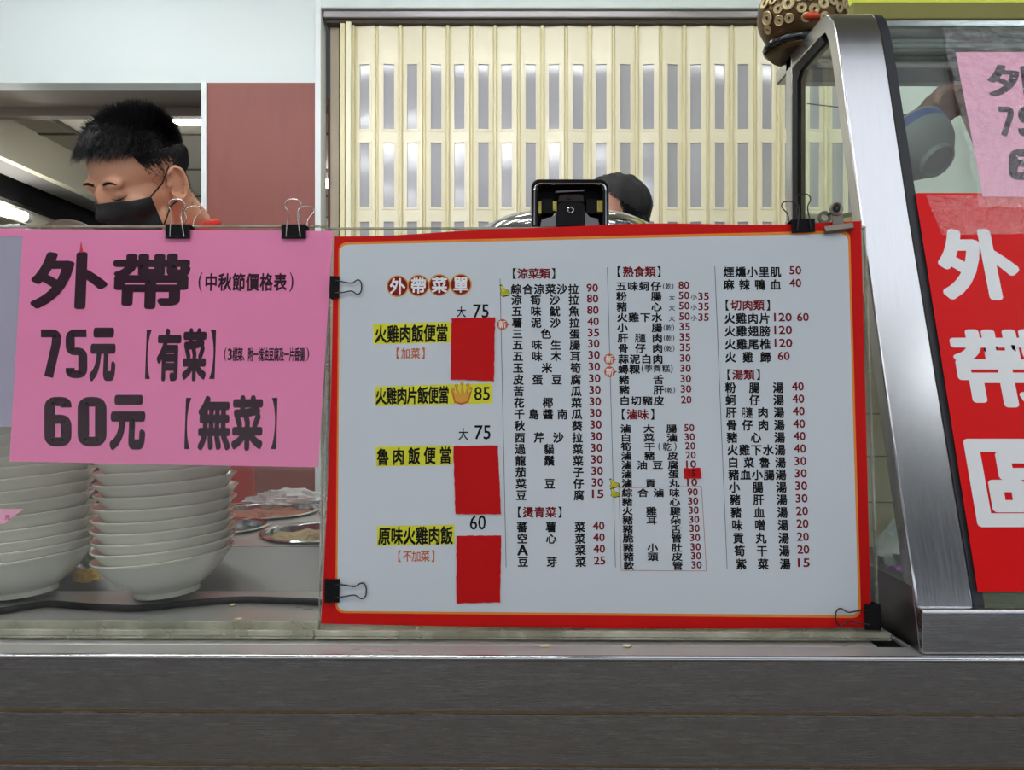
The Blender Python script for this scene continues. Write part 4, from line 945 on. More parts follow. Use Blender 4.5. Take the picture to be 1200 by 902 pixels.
wavy(QF, (1103, 33), (1330, 33), (1352, 246), (1147, 243), n=40, m=30, z=0.0022, th=0.0003, wave=lambda s_, t_: (1.2 * math.sin(t_ * 30), 1.2 * math.sin(s_ * 40))).build('plastic_sleeve', M['crinkle'], p2)
ta_ = thing('tape', 'crinkled clear tape strip across the top of the red sign', 'tape', mw=GF.M)
wavy(GF, (1084, 229), (1330, 229), (1330, 272), (1104, 276), n=40, m=10, z=0.0012, th=0.0003).build('strip', M['crinkle'], ta_)

# ------------------------------------------------------------------ ornament on top of the case
tz = CZ + 0.507
fg = thing('lucky_ornament', 'gilt coin-covered lucky ornament perched on the display case corner', 'ornament', (0.446, 1.250, tz))
body = MB(); cE, rE = Vector((0.0, 0.0, 0.063)), Vector((0.066, 0.062, 0.062))
body.ell(cE, rE, 36, 20); body.ell((0.012, 0.01, 0.13), (0.045, 0.045, 0.045), 28, 16)
body.build('body', M['bronze'], fg, smooth=True)
def coin():
    c = MB(); c.lathe([(0.003, 0.0), (0.0095, 0.0), (0.0108, 0.0012), (0.0108, 0.0026), (0.0095, 0.0034), (0.0085, 0.0026), (0.0048, 0.0026), (0.0040, 0.0034), (0.003, 0.0026)], 24, closed=True)
    return c.build('coin', M['coin'], fg, smooth=True)
c0 = None; rnd = random.Random(5)
for i in range(90):
    for _ in range(30):
        th, ph = rnd.uniform(-2.9, 0.3), rnd.uniform(-0.5, 0.9)
        d = Vector((math.cos(th) * math.cos(ph), math.sin(th) * math.cos(ph), math.sin(ph)))
        p = cE + Vector((d.x * rE.x, d.y * rE.y, d.z * rE.z)) * 1.0
        if all((p - q).length > 0.0142 for q in (c0[1] if c0 else [])): break
    else: continue
    if c0 is None: c0 = (coin(), []); o = c0[0]
    else: o = c0[0].copy(); COL.objects.link(o); o.parent = fg
    c0[1].append(p); n_ = Vector((d.x / rE.x, d.y / rE.y, d.z / rE.z)).normalized()
    o.location = p - n_ * 0.0006; o.rotation_euler = n_.to_track_quat('Z', 'Y').to_euler(); s_ = rnd.uniform(0.62, 0.95); o.scale = (s_, s_, s_)
ring = []
for k in range(40):
    a = 2 * PI * k / 40; ring.append((0.050 * math.cos(a), 0.047 * math.sin(a), 0.0125))
MB().tube(ring, 0.0075, 10, closed=True).build('base_ring', M['black_gloss'], fg, smooth=True)
MB().lathe([(0.0001, 0.0), (0.046, 0.0), (0.050, 0.004), (0.048, 0.014), (0.0001, 0.02)], 36).build('base', M['bronze'], fg, smooth=True)
MB().ell((-0.004, -0.056, 0.036), (0.013, 0.008, 0.006), 16, 8).build('enamel_patch', M['orange_red'], fg, smooth=True)

# yellow green light box above
lb = thing('light_box', 'olive and yellow green sign box hanging above the display case', 'sign', (1.5, 1.9, Zp(22, 1.9)))
MB().box((-0.7, 0, 0), (1.3, 0.12, 0.040)).build('lower_frame', M['olive'], lb, bevel=0.003)
MB().box((-0.7, 0.006, 0.040), (1.3, 0.114, 0.32)).build('face', M['lime'], lb)
MB().box((-0.7, 0, 0.32), (1.3, 0.12, 0.35)).build('upper_frame', M['olive'], lb)
hr = MB()
for x in (-0.5, 1.1): hr.tube([(x, 0.06, 0.35), (x, 0.06, ZC - Zp(22, 1.9))], 0.006, 8)
hr.build('hanger', M['wire'], lb)

# ------------------------------------------------------------------ rice cooker behind the menu
rc = thing('rice_cooker', 'round chrome lidded rice cooker with black latch behind the menu', 'rice cooker', (Xp(665, 1.36), 1.36, zbn))
zc_ = Zp(273, 1.36) - zbn
MB().lathe([(0.0001, 0), (0.135, 0), (0.145, 0.01), (0.145, zc_ - 0.03), (0.14, zc_ - 0.025), (0.0001, zc_ - 0.025)], 48).build('body', M['steel_side'], rc, smooth=True)
MB().lathe([(0.14, zc_ - 0.026), (0.150, zc_ - 0.024), (0.152, zc_ - 0.010), (0.146, zc_ + 0.002), (0.12, zc_ + 0.016), (0.07, zc_ + 0.030), (0.0001, zc_ + 0.036)], 56).build('lid', M['chrome'], rc, smooth=True)
# latch housing: an open-faced black box standing on the front of the lid
YL = 1.36 - 0.185
def lx(x): return (x - 665) / FPX * YL - 0 * rc.location.x + (Xp(665, YL) - rc.location.x)
def lz(y): return Zp(y, YL) - zbn
ly = YL - 1.36
def arch(x0, x1, yb, yt, r, n=8):
    pts = [(x0, yb)]; 
    for k in range(n + 1): a = PI - (PI / 2) * k / n; pts.append((x0 + r + r * math.cos(a), yt + r - r * math.sin(a)))
    for k in range(n + 1): a = PI / 2 - (PI / 2) * k / n; pts.append((x1 - r + r * math.cos(a), yt + r - r * math.sin(a)))
    return pts + [(x1, yb)]
oa = arch(622, 711, 269, 215.5, 9); ia = arch(629, 704, 269, 222.5, 7)
def lat(name, pts, y0, y1, m, bevel=0.0, smooth=False):
    return MB().prism([(lx(x), ly + y0, lz(y)) for x, y in pts], (0, y1 - y0, 0)).build(name, m, rc, bevel=bevel, smooth=smooth)
ho = MB(); n = len(oa)
vs = [(lx(x), ly + yy, lz(y)) for yy in (-0.028, 0.045) for x, y in oa] + [(lx(x), ly + yy, lz(y)) for yy in (-0.028, 0.045) for x, y in ia]; fs = []
for k in range(n - 1): fs += [(k, k + 1, n + k + 1, n + k), (2 * n + k, 3 * n + k, 3 * n + k + 1, 2 * n + k + 1), (k, 2 * n + k, 2 * n + k + 1, k + 1), (n + k, n + k + 1, 3 * n + k + 1, 3 * n + k)]
fs += [(0, n, 3 * n, 2 * n), (n - 1, 3 * n - 1, 4 * n - 1, 2 * n - 1)]
ho.add(vs, fs).build('latch_housing', M['black_gloss'], rc, bevel=0.0015)
edge_pts = [(lx(x), ly - 0.0285, lz(y)) for x, y in arch(625.5, 707.5, 268, 221, 8)]
MB().tube(edge_pts, 0.0014, 8).build('chrome_edge', M['chrome'], rc, smooth=True)
lat('housing_back', ia, 0.012, 0.02, M['black'])
lat('centre_block', [(652, 268), (652, 245), (655, 241), (681, 241), (684, 245), (684, 268)], -0.022, 0.012, M['black'], 0.001)
lat('side_block', [(634, 252), (634, 234), (648, 234), (648, 252)], -0.010, 0.012, M['black'], 0.001); lat('side_block', [(686, 252), (686, 234), (699, 234), (699, 252)], -0.010, 0.012, M['black'], 0.001)
lat('bracket', [(653, 240.5), (654, 233), (658, 231), (678, 231), (682, 233), (683, 240.5)], -0.020, 0.012, mat('dark bracket', (50, 44, 42), 0.35, 0.8), 0.0008)
lat('striker_plate', [(650, 230.5), (650, 228.2), (683, 226.4), (683, 228.8)], -0.024, 0.0, M['chrome'], 0.0004)
for pts in ([(630.5, 252), (630.5, 238), (634, 238), (634, 252)], [(647.5, 249), (647.5, 238), (652, 238), (652, 249)], [(699, 250), (699, 237), (704, 237), (704, 250)]): lat('yellow_tab', pts, -0.012, 0.008, M['yel_tab'])
lat('floor_plate', [(632, 268), (634, 259), (646, 256), (652, 249), (652, 268)], -0.012, 0.012, M['steel_dark'], 0.001); lat('floor_plate', [(684, 268), (684, 249), (690, 256), (700, 258), (703, 268)], -0.012, 0.012, M['steel_dark'], 0.001)
T_ = Matrix.Translation((lx(667.5), ly - 0.022, lz(250))) @ Matrix.Rotation(PI / 2, 4, 'X')
MB().lathe([(0.0022, 0.0004), (0.0048, 0.0006), (0.005, 0.002), (0.004, 0.0028), (0.003, 0.0022)], 24, T_, closed=True).build('screw', M['chrome'], rc, smooth=True)
T2 = Matrix.Translation((lx(666), ly - 0.020, lz(235))) @ Matrix.Rotation(PI / 2, 4, 'X')
MB().lathe([(0.0001, 0.002), (0.003, 0.0018), (0.0034, 0), (0.0001, 0)], 18, T2).build('rivet', M['dark'], rc, smooth=True)

# ================================================================== PEOPLE
def remesh(mb, voxel, it=6):
    me = bpy.data.meshes.new('body'); me.from_pydata(mb.v, [], mb.f); me.update()
    bm = bmesh.new(); bm.from_mesh(me); bmesh.ops.recalc_face_normals(bm, faces=bm.faces); bm.to_mesh(me); bm.free()
    o = bpy.data.objects.new('tmp', me); COL.objects.link(o)
    r = o.modifiers.new('r', 'REMESH'); r.mode = 'VOXEL'; r.voxel_size = voxel
    s_ = o.modifiers.new('s', 'SMOOTH'); s_.factor = 0.5; s_.iterations = it
    dg = bpy.context.evaluated_depsgraph_get(); dg.update()
    m2 = bpy.data.meshes.new_from_object(o.evaluated_get(dg)); bpy.data.objects.remove(o)
    for p in m2.polygons: p.use_smooth = True
    return m2
def head_parts(mb, Mh, ear=True):
    R3 = Mh.to_3x3()
    def E(c, r, rot=None): mb.ell(Mh @ Vector(c), r, 24, 16, R3 @ rot if rot is not None else R3)
    E((0, .014, .050), (.074, .093, .078)); E((0, -.028, .044), (.067, .060, .060)); E((0, -.034, -.012), (.063, .058, .066))
    E((0, -.030, -.062), (.052, .054, .046)); E((0, -.066, -.092), (.026, .021, .020)); E((0, .02, -.02), (.064, .07, .06))
    for s_ in (-1, 1):
        E((s_ * .040, -.057, -.016), (.025, .026, .024)); E((s_ * .026, -.079, .031), (.030, .013, .013)); E((s_ * .031, -.0765, .011), (.0155, .012, .0095))
        E((s_ * .012, -.096, -.027), (.009, .011, .008)); E((s_ * .040, -.03, -.065), (.022, .035, .030))
        if ear:
            er = Euler((math.radians(-12), 0, math.radians(-22 * s_))).to_matrix()
            E((s_ * .0745, .018, -.004), (.0042, .016, .029), er)
            ringp = []
            for k in range(22):
                a = math.radians(-150 + 300 * k / 21) ; q = er @ Vector((s_ * .0075, .0175 * math.cos(a) , .031 * math.sin(a)))
                ringp.append(Mh @ (Vector((s_ * .077, .018, -.004)) + q))
            mb.tube(ringp, 0.0044, 8); E((s_ * .076, .008, -.032), (.006, .008, .009)); E((s_ * .073, .002, -.004), (.006, .005, .008))
    E((0, -.092, .006), (.0085, .014, .026)); E((0, -.104, -.020), (.0125, .015, .013)); E((0, -.088, -.052), (.024, .010, .009)); E((0, -.087, -.064), (.020, .010, .007))
def build_person(label, hpos, yaw, pitch, roll, tor, skin, cloth, voxel=0.0045, arms=True, floor=0.0, sholder=0.19):
    """tor: point at the base of the neck; the body stands under it"""
    Mh = Matrix.Translation(hpos) @ Matrix.Rotation(yaw, 4, 'Z') @ Matrix.Rotation(pitch, 4, 'X') @ Matrix.Rotation(roll, 4, 'Y')
    t = thing('person', label, 'person', (tor[0], tor[1], floor)); T0 = Vector((-tor[0], -tor[1], -floor))
    b = MB(); head_parts(b, Mh)
    nb = Vector(tor)
    b.tube([Mh @ Vector((0, .030, -.01)), Mh @ Vector((0, .040, -.07)), nb + Vector((0, 0, .03)), nb + Vector((0, 0.0, -.05))], [.052, .054, .058, .075], 20)
    fwd = Vector((math.sin(yaw) * -1 * -1, -math.cos(yaw), 0)); side = Vector((-fwd.y, fwd.x, 0))
    def torso(m, g):
        zz = nb.z
        rings = [(0.01, .075, .065), (-.04, sholder * .78, .085), (-.09, sholder, .105), (-.20, sholder * .95, .125), (-.36, .166, .115), (-.46, .166, .115), (-.60, .165, .125), (-.66, .150, .115)]
        n_ = 28; vs = []; fs = []
        for (dz, a, c) in rings:
            for k in range(n_):
                th = 2 * PI * k / n_; vs.append(nb + Vector((0, 0, dz)) + side * ((a + g) * math.cos(th)) + fwd * ((c + g) * math.sin(th)))
        for i in range(len(rings) - 1):
            for k in range(n_): fs.append((i * n_ + k, i * n_ + (k + 1) % n_, (i + 1) * n_ + (k + 1) % n_, (i + 1) * n_ + k))
        fs += [tuple(range(n_)), tuple((len(rings) - 1) * n_ + k for k in range(n_))[::-1]]; m.add(vs, fs)
    torso(b, 0.0)
    armp = []
    for s_ in (-1, 1):
        sh = nb + side * (s_ * (sholder - .015)) + Vector((0, 0, -.085)); el = sh + side * (s_ * .05) + Vector((0, 0, -.29)) - fwd * .02
        wr = el + fwd * .20 + side * (-s_ * .05) + Vector((0, 0, .02)); armp.append((sh, el, wr))
        b.tube([sh, sh.lerp(el, .5), el], [.052, .047, .040], 16); b.tube([el, el.lerp(wr, .4), wr], [.040, .037, .027], 16); b.ell(el, (.040, .040, .040)); b.ell(sh, (.053, .053, .053))
        hand(b, wr, (wr - el).normalized(), Vector((0, 0, -1)), s_)
        hip = nb + side * (s_ * .085) + Vector((0, 0, -.62)); kn = Vector((hip.x, hip.y, floor + .50)) + fwd * .01; an = Vector((hip.x, hip.y, floor + .09))
        b.tube([hip, kn], [.088, .058], 16); b.tube([kn, kn.lerp(an, .35), an], [.058, .058, .04], 16); b.ell(an + fwd * .06 + Vector((0, 0, -.045)), (.05, .05, .045)); b.ell(an + fwd * .12 + Vector((0, 0, -.055)), (.045, .045, .034))
    me = remesh(b, voxel); me.transform(Matrix.Translation(T0)); me.materials.append(skin)
    bo = bpy.data.objects.new('body', me); COL.objects.link(bo); bo.parent = t
    # clothing: shirt with sleeves, trousers
    c = MB(); torso(c, 0.010)
    for sh, el, wr in armp: c.tube([sh, sh.lerp(el, .6)], [.064, .060], 18); c.ell(sh, (.064, .064, .064))
    cm = remesh(c, 0.009, 5); bm = bmesh.new(); bm.from_mesh(cm)
    cut = [f for f in bm.faces if (f.calc_center_median() - nb).z > -0.004 and ((f.calc_center_median() - nb).to_2d()).length < 0.068]
    bmesh.ops.delete(bm, geom=cut, context='FACES'); bm.to_mesh(cm); bm.free()
    cm.transform(Matrix.Translation(T0)); cm.materials.append(cloth)
    so = bpy.data.objects.new('shirt', cm); COL.objects.link(so); so.parent = t
    ring = [nb + T0 + side * (.071 * math.cos(2 * PI * k / 32)) + fwd * (.069 * math.sin(2 * PI * k / 32)) + Vector((0, 0, .012 - .026 * math.sin(2 * PI * k / 32))) for k in range(32)]
    MB().tube(ring, 0.0085, 8, closed=True).build('collar', cloth, t, smooth=True)
    c = MB()
    for s_ in (-1, 1):
        hip = nb + side * (s_ * .085) + Vector((0, 0, -.60)); c.tube([hip, Vector((hip.x, hip.y, floor + .50)), Vector((hip.x, hip.y, floor + .08))], [.108, .078, .065], 20)
    c.ell(nb + Vector((0, 0, -.60)), (.178, .14, .10), R=Matrix((side, fwd, Vector((0, 0, 1)))).transposed())
    tm = remesh(c, 0.012, 4); tm.transform(Matrix.Translation(T0)); tm.materials.append(M['trousers'])
    to = bpy.data.objects.new('trousers', tm); COL.objects.link(to); to.parent = t
    vs = [Mh.inverted() @ (v.co - T0) for v in me.vertices]; fs = [tuple(p.vertices) for p in me.polygons]
    bvh = BVHTree.FromPolygons(vs, fs)
    return t, Mh, T0, bvh, vs, fs, me
def hand(b, wr, d, up, s_, curl=0.5, sc=1.0, spread=1.0):
    """palm and five unequal bent fingers from the wrist along d; up is the palm's facing side"""
    d = d.normalized(); sd = d.cross(up).normalized() * s_; up = sd.cross(d).normalized() * s_ if False else (up - d * up.dot(d)).normalized()
    pc = wr + d * .045 * sc
    Rm = Matrix((d, sd, up)).transposed(); b.ell(pc, (.050 * sc, .041 * sc, .015 * sc), 20, 12, Rm)
    for k, (off, ln) in enumerate(((-.030, .072), (-.010, .080), (.010, .075), (.029, .060))):
        base = pc + d * .036 * sc + sd * off * sc; dirn = (d + sd * off * 3 * spread).normalized(); pts = [base - d * .012 * sc, base]; a = 0
        for seg, f in ((.42, .35), (.32, .9), (.26, .8)):
            a += f * curl; dd = dirn * math.cos(a) + up * math.sin(a); pts.append(pts[-1] + dd * ln * seg * sc)
        b.tube(pts, [.010 * sc, .0098 * sc, .0092 * sc, .0085 * sc, .007 * sc], 10); b.ell(pts[-1], (.0072 * sc,) * 3, 10, 8)
    tb = wr + d * .022 * sc - sd * .030 * sc; d1 = (d * .7 - sd * .75 + up * .35).normalized(); d2 = (d * .95 - sd * .2 + up * .45 * (0.5 + curl)).normalized()
    pts = [tb - d1 * .012 * sc, tb + d1 * .026 * sc, tb + d1 * .030 * sc + d2 * .024 * sc, tb + d1 * .030 * sc + d2 * .046 * sc]
    b.tube(pts, [.0135 * sc, .0125 * sc, .0105 * sc, .0085 * sc], 10); b.ell(pts[-1], (.0088 * sc,) * 3, 10, 8)
def strands(pts, name, m, parent, Mloc, seg=3, n=3):
    vs = []; fs = []
    for p, nrm, dirs, ln, r in pts:
        k = len(vs); cur = Vector(p); u_ = nrm.cross(Vector((.3, .5, .8))).normalized(); w_ = nrm.cross(u_).normalized()
        for i in range(seg + 1):
            rr = r * (1 - i / (seg + .3))
            for j in range(n): a = 2 * PI * j / n; vs.append(Mloc @ (cur + (u_ * math.cos(a) + w_ * math.sin(a)) * rr))
            if i < seg: cur = cur + dirs[i] * (ln / seg)
        for i in range(seg):
            for j in range(n): fs.append((k + i * n + j, k + i * n + (j + 1) % n, k + (i + 1) * n + (j + 1) % n, k + (i + 1) * n + j))
    me = bpy.data.meshes.new(name); me.from_pydata(vs, [], fs); me.update(); me.materials.append(m)
    for p in me.polygons: p.use_smooth = True
    o = bpy.data.objects.new(name, me); COL.objects.link(o); o.parent = parent
    return o
def sample_faces(vs, fs, keep, count, rnd):
    ok = []; cum = []; tot = 0
    for f in fs:
        c = sum((vs[i] for i in f), Vector()) / len(f)
        if not keep(c): continue
        a = ((vs[f[1]] - vs[f[0]]).cross(vs[f[2]] - vs[f[0]])).length; tot += a; ok.append(f); cum.append(tot)
    import bisect; out = []
    for _ in range(count):
        f = ok[min(bisect.bisect(cum, rnd.random() * tot), len(ok) - 1)]; a, b_ = rnd.random(), rnd.random()
        p = vs[f[0]] * (1 - a) * (1 - b_) + vs[f[1]] * a * (1 - b_) + vs[f[2]] * a * b_ + vs[f[3 if len(f) > 3 else 2]] * (1 - a) * b_
        nr = (vs[f[1]] - vs[f[0]]).cross(vs[f[2]] - vs[f[0]]).normalized(); out.append((p, nr))
    return out
def shell(vs, fs, keep, d, name, m, parent, Mloc):
    idx = {}; nv = []; nf = []; nrm = {}
    sel = [f for f in fs if keep(sum((vs[i] for i in f), Vector()) / len(f))]
    for f in sel:
        n_ = (vs[f[1]] - vs[f[0]]).cross(vs[f[2]] - vs[f[0]])
        for i in f: nrm[i] = nrm.get(i, Vector()) + n_
    for f in sel:
        for i in f:
            if i not in idx: idx[i] = len(nv); nv.append(Mloc @ (vs[i] + nrm[i].normalized() * (d(vs[i]) if callable(d) else d)))
        nf.append(tuple(idx[i] for i in f))
    me = bpy.data.meshes.new(name); me.from_pydata(nv, [], nf); me.update(); me.materials.append(m)
    for p in me.polygons: p.use_smooth = True
    o = bpy.data.objects.new(name, me); COL.objects.link(o); o.parent = parent
    return o
def hairline_top(c):                                       # the long hair on top
    lim = .062 + .030 * max(0, (-c.y - .0) / .09) if c.y < 0 else .062 - .012 * c.y / .1
    if abs(c.x) > .05: lim += (abs(c.x) - .05) * 0.2
    return c.z > lim and c.y < .12
def fade(c):                                               # clipped sides and back
    if hairline_top(c) or c.z < -.075: return False
    if c.y < -.036 + max(0, (.062 - c.z)) * 0.35: return False
    if abs(c.x) > .070 and -.035 < c.z < .03 and -.01 < c.y < .05: return False
    if c.y > .045: return c.z > -.062
    return c.z > .012 if c.y > .002 else c.z > -.012

# --- the masked young man at the left
t, Mh, T0, bvh, vs, fs, me = build_person('person in a red shirt and black face mask with short black hair, looking down', Vector((-.732, 1.608, CZ + .397)), math.radians(-33), math.radians(32.6), math.radians(6.8), (-.716, 1.765, CZ + .325), M['skin'], M['shirt'], voxel=0.0034)
ML = Matrix.Translation(T0) @ Mh
rnd = random.Random(3)
HAIR = []
for p, nr in sample_faces(vs, fs, hairline_top, 9000, rnd):
    front = max(0, min(1, (-p.y + .02) / .08)); ln = .030 + .014 * front + rnd.uniform(-.006, .008)
    if p.y > .03: ln *= .22 + .78 * max(0, min(1, (p.z - .055) / .055))
    bk = max(0, min(1, (p.y - .02) / .06)); d1 = (nr * (.55 + .4 * bk) + Vector((rnd.uniform(-.3, .3), -.75 + .75 * bk, .15 + .2 * bk))).normalized(); d2 = (d1 + Vector((rnd.uniform(-.15, .15), -.2, -.15 - .55 * front))).normalized(); d3 = (d2 + Vector((0, -.05, -.25 - .5 * front))).normalized()
    HAIR.append((p, nr, (d1, d2, d3), ln, .0011))
for p, nr in sample_faces(vs, fs, lambda c: hairline_top(c) and c.y > -.04 and c.z > .1, 1300, rnd):
    d1 = (nr * 1.0 + Vector((rnd.uniform(-.4, .4), rnd.uniform(-.6, .3), .2))).normalized(); HAIR.append((p, nr, (d1, d1, (d1 + Vector((.2, -.1, -.1))).normalized()), .024 + rnd.uniform(0, .010), .0011))
for p, nr in sample_faces(vs, fs, fade, 15000, rnd):
    q1 = max(0, min(1, (p.z + .01) / .080)); q2 = max(.12, min(1, (p.z + .07) / .09)); kk = max(0, min(1, (p.y - .015) / .06)); q = q1 + (q2 - q1) * kk * kk * (3 - 2 * kk)
    if rnd.random() > q ** 3.0 * .95 + .045: continue
    d1 = (nr * .5 + Vector((0, .1, -.7))).normalized(); HAIR.append((p, nr, (d1, d1, d1), .003 + .011 * q ** 3, .0006 + .0005 * q))
ho_ = strands(HAIR, 'hair', M['hair'], t, ML)
shell(vs, fs, hairline_top, .003, 'hair_base', M['hair_matte'], ho_, ML)
# eyebrows, lash lines
def surf(x, z, off=0.0):
    h = bvh.ray_cast(Vector((x, -.3, z)), Vector((0, 1, 0))); p = h[0]; return p + h[1] * off, h[1]
for s_ in (-1, 1):
    EB = []
    for k in range(170):
        q = rnd.random(); x = s_ * (.012 + .033 * q); z = .0315 + .007 * math.sin(q * 2.2) - .003 * q + rnd.uniform(-.003, .003) * (1 - .6 * q)
        p, nr = surf(x, z); d = Vector((s_ * .9, -.05, .35 - .7 * q)); d = (d - nr * d.dot(nr) + nr * .12).normalized(); EB.append((p, nr, (d, d, d), .008, .0006))
    strands(EB, 'eyebrow', M['hair'], t, ML)
    pts = []
    for k in range(9):
        q = k / 8; x = s_ * (.017 + .029 * q); z = .0045 - .0035 * math.sin(q * PI) + .001 * q; p, nr = surf(x, z, .0006); pts.append(ML @ p)
    MB().tube(pts, [.0004 + .0009 * math.sin(PI * k / 8) for k in range(9)], 8).build('eyelashes', M['hair'], t, smooth=True)
# mask
NA, NZ = 30, 22; A0 = Vector((0, .0, 0)); Rr = np.zeros((NZ, NA))
zt_ = lambda a: .003 - .012 * (abs(a) / 1.05) ** 1.2 ; zb_ = lambda a: -.108 + .040 * (abs(a) / 1.05) ** 1.6
angs = np.linspace(-1.02, 1.02, NA)
for j in range(NA):
    for i in range(NZ):
        z = zt_(angs[j]) + (zb_(angs[j]) - zt_(angs[j])) * i / (NZ - 1)
        d = Vector((math.sin(angs[j]), -math.cos(angs[j]), 0)); h = bvh.ray_cast(Vector((0, .0, z)) + d * .25, -d, .25); Rr[i, j] = (Vector((h[0].x, h[0].y, 0)).length if h[0] else .05)
base = Rr.copy()
for _ in range(10):
    P_ = np.pad(Rr, 1, 'edge'); av = (P_[:-2, 1:-1] + P_[2:, 1:-1] + P_[1:-1, :-2] + P_[1:-1, 2:]) / 4; Rr = np.maximum(base, av)
mv = []; mf = []
for i in range(NZ):
    for j in range(NA):
        z = zt_(angs[j]) + (zb_(angs[j]) - zt_(angs[j])) * i / (NZ - 1)
        pl = .0014 * ((i * 3.0 / (NZ - 1)) % 1.0) * (1 - (abs(angs[j]) / 1.02) ** 4)
        r = Rr[i, j] + .0032 + pl; mv.append(ML @ Vector((math.sin(angs[j]) * r, -math.cos(angs[j]) * r, z)))
for i in range(NZ - 1):
    for j in range(NA - 1): mf.append((i * NA + j, i * NA + j + 1, (i + 1) * NA + j + 1, (i + 1) * NA + j))
mk = MB().add(mv, mf).build('face_mask', M['mask'], t, smooth=True)
so_ = mk.modifiers.new('thick', 'SOLIDIFY'); so_.thickness = .0012; so_.offset = -1
for s_ in (-1, 1):
    j = NA - 1 if s_ > 0 else 0
    for i, wp in ((0, ((s_ * .076, -.012, .006), (s_ * .078, .006, .022), (s_ * .074, .018, .028))), (NZ - 1, ((s_ * .072, -.012, -.040), (s_ * .075, .004, -.036), (s_ * .074, .014, -.030)))):
        st = Vector((math.sin(angs[j]) * (Rr[i, j] + .003), -math.cos(angs[j]) * (Rr[i, j] + .003), zt_(angs[j]) if i == 0 else zb_(angs[j])))
        MB().tube([ML @ st] + [ML @ Vector(w_) for w_ in wp], .0016, 8).build('ear_loop', M['mask'], mk, smooth=True)

# --- the person in the black cap behind the rice cooker
t, Mh, T0, bvh, vs, fs, me = build_person('person in a black cloth cap behind the rice cooker, facing away', Vector((Xp(716, 2.1), 2.1, CZ + .405)), math.radians(-118), math.radians(8), 0, (Xp(722, 2.12), 2.12, CZ + .25), M['skin_dark'], M['shirt_dark'], voxel=0.007)
ML = Matrix.Translation(T0) @ Mh
capk = lambda c: c.z > .078 - 1.0 * max(0, c.y - .025) and c.z > -.01
shell(vs, fs, capk, lambda v: .010 + .0022 * math.sin(v.y * 190 + v.x * 60) + .0015 * math.sin(v.x * 230), 'cloth_cap', M['capcloth'], t, ML)
HAIR = []
for p, nr in sample_faces(vs, fs, lambda c: c.y > .058 and -.07 < c.z < .085 - 1.0 * max(0, c.y - .025), 4500, rnd):
    d1 = (nr * .35 + Vector((0, .1, -.9))).normalized(); HAIR.append((p, nr, (d1, d1, d1), .018, .0012))
strands(HAIR, 'hair', M['hair'], t, ML)
# --- far head, left
t, Mh, T0, bvh, vs, fs, me = build_person('person far behind the pink sign, only the brown crown of the head showing', Vector((Xp(78, 2.5), 2.5, Zp(256.5, 2.5) - .138)), math.radians(-40), math.radians(10), 0, (Xp(80, 2.5), 2.52, Zp(256, 2.5) - .31), M['skin_dark'], M['shirt_dark'], voxel=0.009)
ML = Matrix.Translation(T0) @ Mh
shell(vs, fs, lambda c: c.z > .045 or (c.y > .03 and c.z > -.05), .008, 'hair', M['hair_brown'], t, ML)
blob('plastic_lump', 'white crumpled plastic lump behind the top edge of the pink sign', 'plastic', (Xp(12, 1.02), 1.02, CZ + .165), (.034, .02, .020), M['foam'], .2, 4, seed=21)

# --- the arm holding a bowl inside the display case
HB = thing('person', 'person reaching from behind the display case, bare forearm gripping a tilted bowl', 'person', (0.95, 1.52, 0)); T0 = Vector((-0.95, -1.52, 0))
b = MB()
bc = px(1084, 178, 1.15)                                   # the bowl's middle
wr = px(1142, 112, 1.225); el = Vector((0.86, 1.36, CZ + .33)); sh = Vector((0.98, 1.50, CZ + .20))
b.tube([sh, sh.lerp(el, .5), el], [.050, .046, .040], 16); b.tube([el, el.lerp(wr, .35), wr], [.040, .038, .027], 18); b.ell(el, (.041,) * 3)
hd = (px(1075, 122, 1.19) - wr).normalized()
hand(b, wr, hd, Vector((-.25, -.45, -.85)), 1, curl=0.5, sc=0.92)
b.tube([(1.16, 1.56, CZ + .28), (1.16, 1.56, CZ - .4)], [.16, .15], 24); b.tube([(1.16, 1.56, CZ + .25), (1.16, 1.56, CZ + .36)], [.06, .055], 16); b.ell((1.16, 1.56, CZ + .24), (.19, .09, .06)); b.ell((0.99, 1.51, CZ + .205), (.055, .055, .055))
MhB = Matrix.Translation((1.16, 1.55, CZ + .45)) @ Matrix.Rotation(math.radians(-30), 4, 'Z') @ Matrix.Rotation(math.radians(20), 4, 'X')
head_parts(b, MhB)
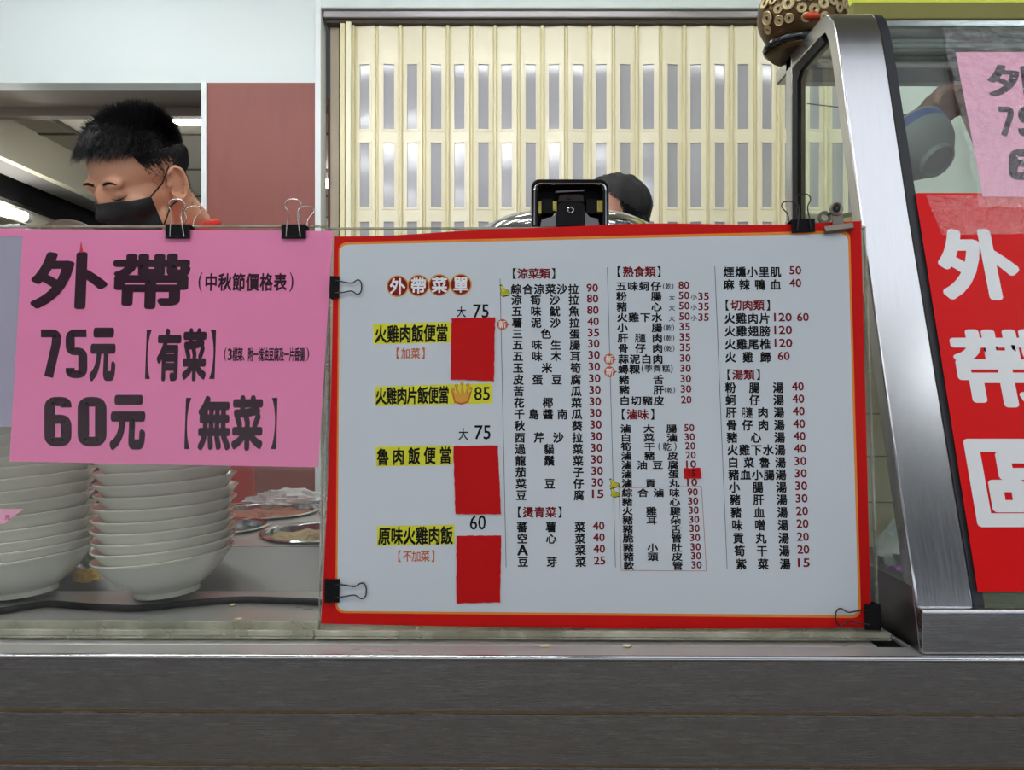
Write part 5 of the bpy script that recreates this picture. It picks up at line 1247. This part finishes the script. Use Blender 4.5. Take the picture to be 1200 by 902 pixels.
for s_ in (-1, 1): b.tube([(1.16 + s_ * .085, 1.56, CZ - .38), (1.16 + s_ * .085, 1.56, .5), (1.16 + s_ * .085, 1.56, .03)], [.09, .06, .042], 16)
me = remesh(b, .0055, 5); me.transform(Matrix.Translation(T0)); me.materials.append(M['skin_dark'])
o = bpy.data.objects.new('body', me); COL.objects.link(o); o.parent = HB
c = MB(); c.tube([(1.16, 1.56, CZ + .27), (1.16, 1.56, CZ + .20), (1.16, 1.56, CZ - .42)], [.08, .185, .17], 24); c.tube([sh, sh.lerp(el, .95)], [.066, .056], 18); c.ell(sh, (.068,) * 3)
cm = remesh(c, .009, 4); cm.transform(Matrix.Translation(T0)); cm.materials.append(M['shirt_blue']); o = bpy.data.objects.new('shirt', cm); COL.objects.link(o); o.parent = HB
c = MB(); c.ell((1.16, 1.56, CZ - .42), (.185, .17, .11))
for s_ in (-1, 1): c.tube([(1.16 + s_ * .085, 1.56, CZ - .42), (1.16 + s_ * .085, 1.56, .5), (1.16 + s_ * .085, 1.56, .06)], [.105, .075, .062], 18)
cm = remesh(c, .012, 4); cm.transform(Matrix.Translation(T0)); cm.materials.append(M['trousers']); o = bpy.data.objects.new('trousers', cm); COL.objects.link(o); o.parent = HB
# the bowl: seen from its foot, mouth turned up and away
ax = Vector((-.28, .62, .62)).normalized()
Rb = ax.to_track_quat('Z', 'Y').to_matrix().to_4x4()
hb = thing('rice_bowl', 'grey porcelain bowl with blue rim band held tilted inside the case', 'bowl', mw=Matrix.Translation(bc - ax * .03) @ Rb)
pr = [(.0001, .004), (.020, .004), (.0215, 0), (.0245, 0), (.025, .008), (.034, .014), (.045, .028), (.051, .042), (.0535, .056), (.0545, .060), (.053, .0608), (.0515, .056), (.048, .042), (.041, .028), (.028, .016), (.0001, .012)]
MB().lathe(pr, 56).build('body', M['bowl_grey'], hb, smooth=True)
MB().lathe([(.0517, .044), (.0538, .056), (.0541, .0562), (.0520, .0436)], 56, closed=True).build('blue_band', M['blue'], hb, smooth=True)

bpy.data.objects.remove(_fo)
